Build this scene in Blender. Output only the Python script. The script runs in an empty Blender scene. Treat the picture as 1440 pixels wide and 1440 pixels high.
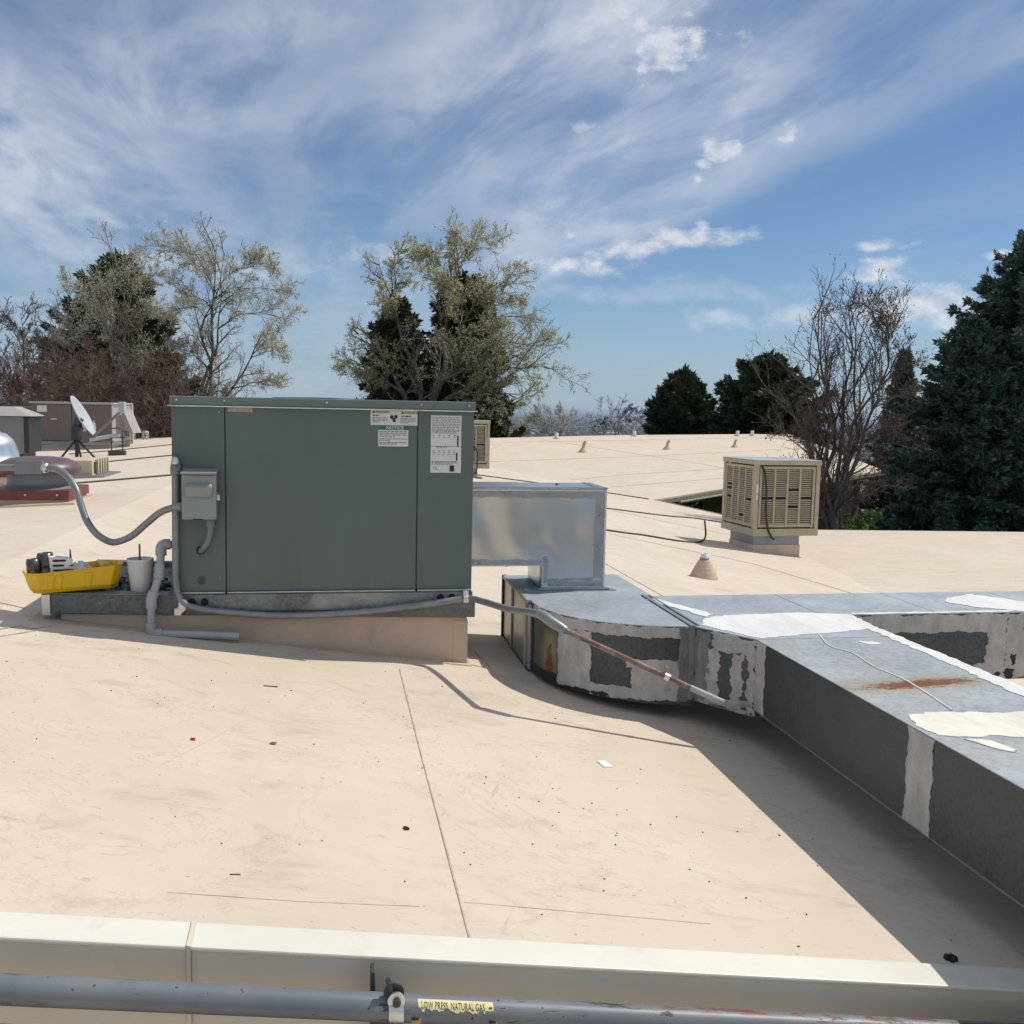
import bpy, bmesh, math, random
import numpy as np
from mathutils import Matrix, Vector

scene = bpy.context.scene
col = scene.collection
PI = math.pi
R = math.radians

# ------------------------------------------------------------------ camera
cam_d = bpy.data.cameras.new('camera')
cam = bpy.data.objects.new('camera', cam_d)
col.objects.link(cam)
cam_d.sensor_fit = 'HORIZONTAL'
cam_d.sensor_width = 36.0
cam_d.lens = 35.0
cam_d.clip_start = 0.05
cam_d.clip_end = 120000
cam.matrix_world = (Matrix.Translation((0, 0, 1.5)) @ Matrix.Rotation(R(90 - 5.9), 4, 'X') @ Matrix.Rotation(R(1.15), 4, 'Z'))
scene.camera = cam

# ------------------------------------------------------------------ light
TH = R(10)                                  # the building grid is turned 10 degrees
CT, ST = math.cos(TH), math.sin(TH)
SUN = Vector((.6547, .3185, 1.0)).normalized()
sun_d = bpy.data.lights.new('sun', 'SUN')
sun_d.energy = 3.2
sun_d.angle = R(.53)
sun_d.color = (1, .95, .865)
sun = bpy.data.objects.new('sun', sun_d)
col.objects.link(sun)
sun.rotation_euler = SUN.to_track_quat('Z', 'Y').to_euler()
sun.location = (10, 5, 30)

scene.view_settings.view_transform = 'Standard'
scene.view_settings.look = 'None'
scene.view_settings.exposure = 0.12
scene.view_settings.gamma = 1.0
scene.view_settings.use_curve_mapping = False
scene.render.engine = 'CYCLES'
scene.cycles.use_denoising = True
scene.cycles.use_adaptive_sampling = True
scene.cycles.adaptive_threshold = .02
scene.cycles.max_bounces = 6
scene.cycles.diffuse_bounces = 4
scene.cycles.glossy_bounces = 2
scene.cycles.volume_bounces = 0
scene.cycles.transparent_max_bounces = 8
scene.cycles.caustics_reflective = False
scene.cycles.caustics_refractive = False


class NT:
    """small node-tree helper"""
    def __init__(s, tree):
        s.t = tree
        s.n = tree.nodes
        s.l = tree.links

    def node(s, kind, **kw):
        n = s.n.new(kind)
        for k, v in kw.items():
            setattr(n, k, v)
        return n

    def put(s, sock, v):
        if hasattr(v, 'is_linked') or isinstance(v, bpy.types.NodeSocket):
            s.l.new(v, sock)
        elif isinstance(v, (tuple, list)) and len(v) == 3 and sock.type == 'RGBA':
            sock.default_value = (*v, 1)
        else:
            sock.default_value = v

    def m(s, op, a, b=0.0, c=0.0, clamp=False):
        n = s.node('ShaderNodeMath', operation=op, use_clamp=clamp)
        s.put(n.inputs[0], a)
        s.put(n.inputs[1], b)
        if op in ('MULTIPLY_ADD',):
            s.put(n.inputs[2], c)
        return n.outputs[0]

    def vm(s, op, a, b=(0, 0, 0)):
        n = s.node('ShaderNodeVectorMath', operation=op)
        s.put(n.inputs[0], a)
        s.put(n.inputs[1], b)
        return n.outputs['Value'] if op in ('LENGTH', 'DOT_PRODUCT', 'DISTANCE') else n.outputs[0]

    def comb(s, x, y, z):
        n = s.node('ShaderNodeCombineXYZ')
        for i, v in enumerate((x, y, z)):
            s.put(n.inputs[i], v)
        return n.outputs[0]

    def noise(s, vec, scale, detail=4, rough=.55, dist=0.0, color=False):
        n = s.node('ShaderNodeTexNoise')
        s.put(n.inputs['Vector'], vec)
        n.inputs['Scale'].default_value = scale
        n.inputs['Detail'].default_value = detail
        n.inputs['Roughness'].default_value = rough
        n.inputs['Distortion'].default_value = dist
        return n.outputs['Color' if color else 'Fac']

    def smooth(s, v, lo, hi, a=0.0, b=1.0):
        n = s.node('ShaderNodeMapRange', interpolation_type='SMOOTHSTEP')
        s.put(n.inputs['Value'], v)
        for k, x in (('From Min', lo), ('From Max', hi), ('To Min', a), ('To Max', b)):
            n.inputs[k].default_value = x
        return n.outputs['Result']

    def mix(s, f, a, b, blend='MIX'):
        n = s.node('ShaderNodeMix', data_type='RGBA', blend_type=blend)
        s.put(n.inputs[0], f)
        s.put(n.inputs[6], a)
        s.put(n.inputs[7], b)
        return n.outputs[2]


# ------------------------------------------------------------------ sky
world = bpy.data.worlds.new('World')
scene.world = world
world.use_nodes = True


def build_sky():
    t = NT(world.node_tree)
    t.n.clear()
    out = t.node('ShaderNodeOutputWorld')
    sky = t.node('ShaderNodeTexSky', sky_type='NISHITA', sun_disc=False)
    sky.sun_elevation = math.asin(SUN.z)
    sky.sun_rotation = math.atan2(SUN.x, SUN.y)
    sky.altitude = 1700
    sky.air_density = 1.0
    sky.dust_density = 0.3
    sky.ozone_density = 3.0
    bg = t.node('ShaderNodeBackground')
    hs = t.node('ShaderNodeHueSaturation')
    hs.inputs['Saturation'].default_value = 1.12
    t.l.new(sky.outputs[0], hs.inputs['Color'])
    t.l.new(hs.outputs[0], bg.inputs[0])
    bg.inputs[1].default_value = 0.078
    d = t.vm('NORMALIZE', t.node('ShaderNodeTexCoord').outputs['Generated'])
    sep = t.node('ShaderNodeSeparateXYZ')
    t.l.new(d, sep.inputs[0])
    x, y, z = sep.outputs
    az = t.m('ARCTAN2', x, y)
    el = t.m('ARCSINE', z)
    # high cirrus: a flat layer far overhead, streaks running along one wind direction
    zz = t.m('ADD', t.m('MAXIMUM', z, 0.0), .035)
    px = t.m('DIVIDE', x, zz)
    py = t.m('DIVIDE', y, zz)
    across = t.m('ADD', t.m('MULTIPLY', px, .96), t.m('MULTIPLY', py, .28))
    along = t.m('ADD', t.m('MULTIPLY', px, -.28), t.m('MULTIPLY', py, .96))
    p = t.comb(across, t.m('MULTIPLY', along, .38), 3.7)
    n1 = t.noise(p, .62, 5, .56, .45)
    p2 = t.comb(across, t.m('MULTIPLY', along, .30), 9.1)
    n2 = t.noise(p2, 2.4, 6, .60, .45)
    edge = t.m('ADD', across, t.m('ADD', t.m('MULTIPLY', t.m('SUBTRACT', n2, .5), .45), t.m('MULTIPLY', t.m('SUBTRACT', n1, .5), .35)))
    sheet = t.smooth(edge, 1.85, 2.10, 1.0, .16)
    cir = t.smooth(n1, .36, .58, .26, .86)
    cir = t.m('MULTIPLY', cir, t.smooth(n2, .34, .60, .38, 1.10))
    cir = t.m('MULTIPLY', cir, sheet)
    cir = t.m('MULTIPLY', cir, t.smooth(el, .06, .20, .25, 1.0))
    veil = t.smooth(el, -.02, .17, .80, 0.0)
    # low fair-weather puffs
    a2 = t.comb(az, el, 0.0)
    aw = t.vm('ADD', a2, t.vm('MULTIPLY', t.vm('SUBTRACT', t.noise(a2, 18, 1, .5, 0, True), (.5, .5, .5)), (.050, .026, 0)))
    fb = t.m('SUBTRACT', t.noise(t.comb(az, t.m('MULTIPLY', el, 1.5), 2.0), 46, 6, .58), .5)
    puffs = [(.086, .402, .050, .012), (.083, .366, .034, .028), (.137, .338, .056, .034), (.118, .352, .03, .02), (.215, .312, .028, .040), (.205, .285, .02, .02),
             (.200, .246, .020, .018), (.186, .232, .013, .010), (.176, .220, .010, .007), (.249, .258, .014, .009), (.056, .268, .020, .008),
             (.158, .170, .066, .014), (.115, .156, .050, .010), (.050, .143, .060, .012), (.050, .172, .012, .004), (.350, .138, .032, .014),
             (.340, .158, .034, .005), (.372, .102, .070, .022), (.430, .094, .045, .012), (.280, .096, .046, .020), (.198, .090, .044, .011),
             (.437, .143, .020, .006), (.02, .118, .13, .010), (.16, .116, .15, .013), (-.30, .130, .16, .016), (-.42, .165, .12, .012), (-.10, .150, .10, .014)]
    soft = {4: .55, 5: .5, 19: .55, 20: .5, 22: .30, 23: .26, 10: .55, 24: .45, 25: .45, 26: .42, 18: .7}
    groups = {}
    for i, (a, e, rx, ry) in enumerate(puffs):
        v = t.vm('LENGTH', t.vm('MULTIPLY', t.vm('SUBTRACT', aw, (a, e, 0)), (1 / rx, 1 / ry, 0)))
        k = .88 if i not in soft else (.52 if soft[i] > .4 else .28)
        groups[k] = v if k not in groups else t.m('MINIMUM', groups[k], v)
    dens = None
    for k, v in groups.items():
        dd = t.smooth(t.m('ADD', v, t.m('MULTIPLY', fb, 2.2)), .05, 1.25, k, 0.0)
        dens = dd if dens is None else t.m('MAXIMUM', dens, dd)
    cb = t.node('ShaderNodeBackground')
    cc = t.mix(t.smooth(t.m('ADD', fb, t.m('MULTIPLY', dens, .3)), -.05, .35), (.86, .87, .89), (.62, .66, .72))
    ccol = t.mix(dens, (.56, .615, .71), cc)
    t.l.new(ccol, cb.inputs[0])
    cb.inputs[1].default_value = .95
    vb = t.node('ShaderNodeBackground')
    vb.inputs[0].default_value = (.27, .385, .52, 1)
    mv = t.node('ShaderNodeMixShader')
    t.l.new(veil, mv.inputs[0])
    t.l.new(bg.outputs[0], mv.inputs[1])
    t.l.new(vb.outputs[0], mv.inputs[2])
    fac = t.m('MAXIMUM', cir, dens)
    mx = t.node('ShaderNodeMixShader')
    t.l.new(fac, mx.inputs[0])
    t.l.new(mv.outputs[0], mx.inputs[1])
    t.l.new(cb.outputs[0], mx.inputs[2])
    t.l.new(mx.outputs[0], out.inputs[0])
    world.cycles.sampling_method = 'MANUAL'
    world.cycles.sample_map_resolution = 512


build_sky()

# ------------------------------------------------------------------ helpers: frames and meshes


def W(u, v, z):
    return (u * CT - v * ST, u * ST + v * CT, z)


def UV(x, y, z):
    return (x * CT + y * ST, -x * ST + y * CT, z)


class MB:
    def __init__(s):
        s.v = []
        s.f = []
        s.sm = []

    def add(s, vs, fs, smooth=False):
        o = len(s.v)
        s.v += [tuple(p) for p in vs]
        s.f += [tuple(i + o for i in f) for f in fs]
        s.sm += [smooth] * len(fs)
        return s

    def box(s, a, b):
        (x0, y0, z0), (x1, y1, z1) = a, b
        return s.add([(x0, y0, z0), (x1, y0, z0), (x1, y1, z0), (x0, y1, z0), (x0, y0, z1), (x1, y0, z1), (x1, y1, z1), (x0, y1, z1)],
                     [(0, 3, 2, 1), (4, 5, 6, 7), (0, 1, 5, 4), (1, 2, 6, 5), (2, 3, 7, 6), (3, 0, 4, 7)])

    def hexa(s, p):       # 8 corners in box order
        return s.add(p, [(0, 3, 2, 1), (4, 5, 6, 7), (0, 1, 5, 4), (1, 2, 6, 5), (2, 3, 7, 6), (3, 0, 4, 7)])

    def prism(s, poly, z0, z1):      # z0, z1: numbers or functions of (x, y)
        n = len(poly)
        g0 = z0 if callable(z0) else (lambda x, y: z0)
        g1 = z1 if callable(z1) else (lambda x, y: z1)
        vs = [(x, y, g0(x, y)) for x, y in poly] + [(x, y, g1(x, y)) for x, y in poly]
        fs = [tuple(range(n))[::-1], tuple(range(n, 2 * n))]
        fs += [(i, (i + 1) % n, n + (i + 1) % n, n + i) for i in range(n)]
        return s.add(vs, fs)

    def bar(s, a, b, w, h=None):     # rectangular bar from a to b
        h = h or w
        a, b = Vector(a), Vector(b)
        d = (b - a).normalized()
        up = Vector((0, 0, 1)) if abs(d.z) < .95 else Vector((0, 1, 0))
        sx = d.cross(up).normalized() * (w / 2)
        sy = sx.cross(d).normalized() * (h / 2)
        vs = [a - sx - sy, a + sx - sy, a + sx + sy, a - sx + sy, b - sx - sy, b + sx - sy, b + sx + sy, b - sx + sy]
        return s.add(vs, [(0, 3, 2, 1), (4, 5, 6, 7), (0, 1, 5, 4), (1, 2, 6, 5), (2, 3, 7, 6), (3, 0, 4, 7)])

    def tube(s, pts, r, n=12, smooth=True):
        pts = [Vector(p) for p in pts]
        k = len(pts)
        rs = r if isinstance(r, (list, tuple)) else [r] * k
        t0 = (pts[1] - pts[0]).normalized()
        ref = Vector((0, 0, 1)) if abs(t0.z) < .9 else Vector((1, 0, 0))
        nx = t0.cross(ref).normalized()
        vs = []
        for i, p in enumerate(pts):
            t = (pts[min(i + 1, k - 1)] - pts[max(i - 1, 0)]).normalized()
            nx = (nx - t * nx.dot(t)).normalized()
            ny = t.cross(nx)
            for j in range(n):
                a = 2 * PI * j / n
                vs.append(p + (nx * math.cos(a) + ny * math.sin(a)) * rs[i])
        fs = [(i * n + j, i * n + (j + 1) % n, (i + 1) * n + (j + 1) % n, (i + 1) * n + j) for i in range(k - 1) for j in range(n)]
        s.add(vs, fs, smooth)
        s.add(vs[:n], [tuple(range(n))[::-1]])
        s.add(vs[-n:], [tuple(range(n))])
        return s

    def lathe(s, prof, n=24, c=(0, 0, 0), smooth=True, axis='Z'):
        vs = []
        for r, z in prof:
            for j in range(n):
                a = 2 * PI * j / n
                q = (r * math.cos(a), r * math.sin(a), z)
                if axis == 'Y':
                    q = (q[0], -q[2], q[1])
                elif axis == 'X':
                    q = (q[2], q[0], q[1])
                vs.append((c[0] + q[0], c[1] + q[1], c[2] + q[2]))
        k = len(prof)
        fs = [(i * n + j, i * n + (j + 1) % n, (i + 1) * n + (j + 1) % n, (i + 1) * n + j) for i in range(k - 1) for j in range(n)]
        s.add(vs, fs, smooth)
        s.add(vs[:n], [tuple(range(n))[::-1]])
        s.add(vs[-n:], [tuple(range(n))])
        return s


def link_mesh(name, verts, faces, mat, smooth=None):
    me = bpy.data.meshes.new(name)
    me.from_pydata(verts, [], faces)
    if smooth is not None:
        me.polygons.foreach_set('use_smooth', smooth)
    me.update()
    o = bpy.data.objects.new(name, me)
    if mat:
        me.materials.append(mat)
    col.objects.link(o)
    return o


def fix_normals(me):
    bm = bmesh.new()
    bm.from_mesh(me)
    bmesh.ops.recalc_face_normals(bm, faces=bm.faces)
    bm.to_mesh(me)
    bm.free()


def tag(o, label=None, cat=None, group=None, kind=None):
    for k, v in (('label', label), ('category', cat), ('group', group), ('kind', kind)):
        if v:
            o[k] = v
    return o


def thing(name, label, cat, base=(0, 0, 0), group=None, rot=None, world=False):
    """an Empty at the thing's base; base in the building grid (u, v, z) unless world=True"""
    o = bpy.data.objects.new(name, None)
    col.objects.link(o)
    o.empty_display_size = .1
    o.location = base if world else W(*base)
    o.rotation_euler = (0, 0, (TH if rot is None else rot))
    o['base'] = [float(q) for q in base]
    if world or rot is not None:
        o['base'] = [0.0, 0.0, 0.0]          # parts are written in the thing's own frame
    tag(o, label, cat, group)
    return o


def part(name, mb, mat, parent, bevel=0.0, top=None, label=None):
    """a mesh child, written in the frame of its thing (absolute u, v, z for grid things)"""
    root = top or (parent if parent.type == 'EMPTY' else parent.parent)
    b = root['base']
    o = link_mesh(name, [(x - b[0], y - b[1], z - b[2]) for x, y, z in mb.v], mb.f, mat, mb.sm)
    fix_normals(o.data)
    o.parent = parent
    if bevel:
        m = o.modifiers.new('bevel', 'BEVEL')
        m.width = bevel
        m.segments = 2
        m.limit_method = 'ANGLE'
    if label:
        o['label'] = label
    return o


def solo(name, mb, mat, label, cat, base=(0, 0, 0), group=None, kind=None, bevel=0.0):
    """a thing that is one mesh, in the building grid"""
    o = link_mesh(name, [(x - base[0], y - base[1], z - base[2]) for x, y, z in mb.v], mb.f, mat, mb.sm)
    fix_normals(o.data)
    o.location = W(*base)
    o.rotation_euler = (0, 0, TH)
    if bevel:
        m = o.modifiers.new('bevel', 'BEVEL')
        m.width = bevel
        m.segments = 2
        m.limit_method = 'ANGLE'
    return tag(o, label, cat, group, kind)


def spline(pts, n=8):
    """Catmull-Rom through pts"""
    P = [Vector(p) for p in pts]
    P = [P[0] * 2 - P[1]] + P + [P[-1] * 2 - P[-2]]
    out = []
    for i in range(1, len(P) - 2):
        a, b, c, d = P[i - 1:i + 3]
        for k in range(n):
            t = k / n
            out.append(.5 * ((2 * b) + (c - a) * t + (2 * a - 5 * b + 4 * c - d) * t * t + (3 * b - a - 3 * c + d) * t ** 3))
    out.append(P[-2])
    return out


def text_mb(s, size, fn):
    """letters as a mesh; fn maps (x, y) in the plane of the writing to a point"""
    cu = bpy.data.curves.new('text', 'FONT')
    cu.body = s
    cu.size = size
    cu.resolution_u = 2
    ob = bpy.data.objects.new('text', cu)
    col.objects.link(ob)
    dg = bpy.context.evaluated_depsgraph_get()
    me = bpy.data.meshes.new_from_object(ob.evaluated_get(dg))
    mb = MB()
    mb.add([fn(v.co.x, v.co.y) for v in me.vertices], [tuple(p.vertices) for p in me.polygons])
    bpy.data.objects.remove(ob)
    bpy.data.meshes.remove(me)
    bpy.data.curves.remove(cu)
    return mb


def patch(surf, s0, s1, t0, t1, ns, nt, rng, js=.012, jt=.012, thick=.003, lift=.0015):
    """a ragged coat of sealant lying on a surface; surf(s, t) gives (point, normal)"""
    def rag(n, amp):
        out, w = [], [rng.uniform(0, 6.28) for _ in range(4)]
        for k in range(n + 1):
            x = k * .9
            out.append(amp * (.55 * math.sin(x * .31 + w[0]) + .4 * math.sin(x * .83 + w[1]) + .25 * math.sin(x * 1.9 + w[2]) + rng.uniform(-.22, .22)))
        return out
    ns, nt = ns * 2, nt * 2
    ea, eb, fa, fb = rag(nt, js), rag(nt, js), rag(ns, jt), rag(ns, jt)
    mb = MB()
    top, low = [], []
    for i in range(ns + 1):
        for j in range(nt + 1):
            a, b = i / ns, j / nt
            s = s0 + (s1 - s0) * a + ea[j] * (1 - a) + eb[j] * a
            t = t0 + (t1 - t0) * b + fa[i] * (1 - b) + fb[i] * b
            p, n = surf(s, t)
            p, n = Vector(p), Vector(n)
            edge = i in (0, ns) or j in (0, nt)
            top.append(p + n * (lift + thick * (.45 if edge else rng.uniform(.8, 1.3))))
            low.append(p - n * .001)
    m = nt + 1
    N = len(top)
    fs = [(i * m + j, (i + 1) * m + j, (i + 1) * m + j + 1, i * m + j + 1) for i in range(ns) for j in range(nt)]
    ring = [i * m for i in range(ns + 1)] + [ns * m + j for j in range(1, nt + 1)] + [i * m + nt for i in range(ns - 1, -1, -1)] + [j for j in range(nt - 1, 0, -1)]
    fs += [(ring[k], ring[(k + 1) % len(ring)], ring[(k + 1) % len(ring)] + N, ring[k] + N) for k in range(len(ring))]
    mb.add(top + low, fs)
    return mb


# ------------------------------------------------------------------ materials


def mat_new(name):
    m = bpy.data.materials.new(name)
    m.use_nodes = True
    t = NT(m.node_tree)
    b = t.n['Principled BSDF']
    return m, t, b


def bump(t, b, h, strength=.3, dist=.01):
    n = t.node('ShaderNodeBump')
    n.inputs['Strength'].default_value = strength
    n.inputs['Distance'].default_value = dist
    t.put(n.inputs['Height'], h)
    t.l.new(n.outputs[0], b.inputs['Normal'])


def coords(t, kind='Object', scale=None):
    o = t.node('ShaderNodeTexCoord').outputs[kind]
    if scale:
        o = t.vm('MULTIPLY', o, scale)
    return o


def M_simple(name, c, rough=.6, metal=0.0, var=.12, scale=6.0, bmp=0.0, bscale=60.0, c2=None, spec=.5, stretch=None, dirt=0.0, dirtc=(.12, .10, .08)):
    m, t, b = mat_new(name)
    co = coords(t, 'Object', stretch)
    n = t.noise(co, scale, 6, .6)
    lo = c2 or tuple(x * (1 - var) for x in c)
    hi = c if c2 else tuple(min(1, x * (1 + var)) for x in c)
    colr = t.mix(t.smooth(n, .3, .7), lo, hi)
    if dirt:
        d = t.noise(co, scale * 2.7, 8, .68, .6)
        colr = t.mix(t.m('MULTIPLY', t.smooth(d, .52, .75), dirt), colr, dirtc)
    t.put(b.inputs['Base Color'], colr)
    t.put(b.inputs['Roughness'], t.smooth(n, .2, .8, max(0, rough - .06), min(1, rough + .06)))
    b.inputs['Metallic'].default_value = metal
    b.inputs['Specular IOR Level'].default_value = spec
    if bmp:
        bump(t, b, t.noise(co, bscale, 4, .6), bmp, .01)
    return m


def M_galv(name, c=(.42, .45, .47), rough=.42, metal=.75, spangle=55.0, amt=.25, stain=0.0, stainc=(.45, .44, .40), rust=None, streak=0.0, grime=.35, con=1.0):
    """zinc-coated sheet: crystals of different tone, weather stains, rust where given (object space ellipse)"""
    m, t, b = mat_new(name)
    co = coords(t)
    vo = t.node('ShaderNodeTexVoronoi')
    t.put(vo.inputs['Vector'], t.vm('ADD', co, t.vm('MULTIPLY', t.noise(co, 30, 2, .5, 0, True), (.02, .02, .02))))
    vo.inputs['Scale'].default_value = spangle
    sp = t.node('ShaderNodeSeparateColor')
    t.l.new(vo.outputs['Color'], sp.inputs[0])
    tone = sp.outputs[0]
    big = t.noise(co, 2.2, 6, .62)
    f = t.m('ADD', t.m('MULTIPLY', tone, amt), t.m('MULTIPLY', big, .6))
    lo = tuple(x * (1 - .28 * con) for x in c)
    hi = tuple(min(1, x * (1 + .22 * con)) for x in c)
    cl = t.mix(t.smooth(f, .12, .75), lo, hi)
    cl = t.mix(t.m('MULTIPLY', t.smooth(t.noise(co, 5, 8, .7, .5), .52, .72), grime), cl, tuple(x * .55 for x in c))
    ro = t.smooth(t.m('ADD', t.m('MULTIPLY', tone, .5), t.m('MULTIPLY', big, .5)), .1, .9, rough - .10, rough + .12)
    me = metal
    if stain:
        sm = t.m('MULTIPLY', t.smooth(t.noise(co, 1.6, 7, .65, .4), .45, .68), stain)
        cl = t.mix(sm, cl, stainc)
    if streak:
        sv = t.noise(t.vm('MULTIPLY', co, (14, 14, .8)), 2.0, 5, .6)
        cl = t.mix(t.m('MULTIPLY', t.smooth(sv, .5, .75), streak), cl, tuple(x * .5 for x in c))
    if rust:
        (cx, cy, cz), (rx, ry, rz), ang = rust
        q = t.vm('SUBTRACT', co, (cx, cy, cz))
        ro_n = t.node('ShaderNodeVectorRotate', rotation_type='Z_AXIS')
        t.put(ro_n.inputs['Vector'], q)
        ro_n.inputs['Angle'].default_value = ang
        q = t.vm('MULTIPLY', ro_n.outputs[0], (1 / rx, 1 / ry, 1 / rz))
        ln = t.vm('LENGTH', q)
        nz = t.noise(t.vm('MULTIPLY', co, (1, 2.2, 1)), 26, 6, .75)
        nz2 = t.noise(co, 6, 4, .6)
        core = t.smooth(t.m('ADD', ln, t.m('MULTIPLY', t.m('SUBTRACT', nz, .5), 2.6)), .55, 1.15, 1.0, 0.0)
        halo = t.smooth(t.m('ADD', t.m('MULTIPLY', ln, .42), t.m('MULTIPLY', t.m('SUBTRACT', nz2, .5), 1.2)), .25, 1.0, .6, 0.0)
        cl = t.mix(halo, cl, (.37, .31, .17))
        cl = t.mix(core, cl, (.17, .058, .026))
        ro = t.m('MAXIMUM', ro, t.m('MULTIPLY', core, .9))
        me = t.m('MULTIPLY', t.m('SUBTRACT', 1.0, core), metal)
    t.put(b.inputs['Base Color'], cl)
    t.put(b.inputs['Roughness'], ro)
    t.put(b.inputs['Metallic'], me)
    bump(t, b, t.m('ADD', t.m('MULTIPLY', tone, .15), t.noise(co, 3, 3, .5)), .25, .006)
    return m


def M_roof():
    m, t, b = mat_new('roof_membrane')
    co = t.node('ShaderNodeNewGeometry').outputs['Position']
    big = t.noise(co, .45, 5, .6)
    mid = t.noise(co, 1.7, 7, .65, .3)
    base = t.mix(t.smooth(big, .36, .64), (.62, .52, .40), (.66, .56, .45))
    base = t.mix(t.smooth(mid, .40, .72, 0, .55), base, (.71, .615, .505))
    yl = t.noise(co, .9, 6, .7, .5)                      # dried ponding stains
    base = t.mix(t.smooth(yl, .53, .66, 0, .22), base, (.57, .44, .29))
    ring = t.m('ABSOLUTE', t.m('SUBTRACT', yl, .53))     # tide marks round them
    base = t.mix(t.smooth(ring, .0, .010, .22, 0), base, (.40, .31, .22))
    sm = t.noise(t.vm('MULTIPLY', co, (1.0, 2.0, 1.0)), 2.3, 9, .72, .8)
    base = t.mix(t.smooth(sm, .50, .72, 0, .46), base, (.38, .32, .265))
    sc = t.noise(t.vm('MULTIPLY', co, (1.0, 3.0, 1.0)), 6.0, 6, .75, 1.6)
    base = t.mix(t.smooth(sc, .60, .70, 0, .50), base, (.27, .23, .20))
    for k, (ax, ang) in enumerate((((1, 14, 1), .5), ((16, 1, 1), .2))):      # scuffs from shoes and dragged gear
        ro = t.node('ShaderNodeVectorRotate', rotation_type='Z_AXIS')
        t.put(ro.inputs['Vector'], co)
        ro.inputs['Angle'].default_value = ang
        w = t.noise(t.vm('MULTIPLY', ro.outputs[0], ax), 1.3, 5, .7, .5)
        base = t.mix(t.m('MULTIPLY', t.smooth(w, .66, .70, 0, .5), t.smooth(mid, .45, .6)), base, (.33, .28, .24))
    sp = t.noise(co, 42, 3, .5)
    base = t.mix(t.smooth(sp, .69, .75, 0, .5), base, (.16, .13, .11))
    t.put(b.inputs['Base Color'], base)
    b.inputs['Roughness'].default_value = .72
    b.inputs['Specular IOR Level'].default_value = .3
    h = t.m('ADD', t.m('MULTIPLY', t.noise(co, 1.1, 4, .55), 1.0), t.m('MULTIPLY', t.noise(co, 120, 3, .6), .05))
    bump(t, b, h, .35, .03)
    return m


def M_leaf(name, c1, c2, rough=.6, trans=.25):
    m, t, b = mat_new(name)
    rnd = t.node('ShaderNodeNewGeometry').outputs['Random Per Island']
    c = t.mix(rnd, c1, c2)
    t.put(b.inputs['Base Color'], c)
    b.inputs['Roughness'].default_value = rough
    b.inputs['Specular IOR Level'].default_value = .25
    if trans:
        tr = t.node('ShaderNodeBsdfTranslucent')
        t.l.new(c, tr.inputs[0])
        mx = t.node('ShaderNodeMixShader')
        mx.inputs[0].default_value = trans
        t.l.new(b.outputs[0], mx.inputs[1])
        t.l.new(tr.outputs[0], mx.inputs[2])
        t.l.new(mx.outputs[0], t.n['Material Output'].inputs[0])
    return m


def M_plenum():
    """clean zinc sheet with a soft satin sheen and slightly oil-canned"""
    m, t, b = mat_new('new_galvanized')
    co = coords(t)
    n = t.noise(co, 3, 5, .6)
    t.put(b.inputs['Base Color'], t.mix(t.smooth(n, .3, .7), (.50, .515, .525), (.58, .595, .605)))
    b.inputs['Metallic'].default_value = 1.0
    b.inputs['Roughness'].default_value = .30
    bump(t, b, t.noise(co, 2.4, 1, .4, .3), .7, .09)
    return m


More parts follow.
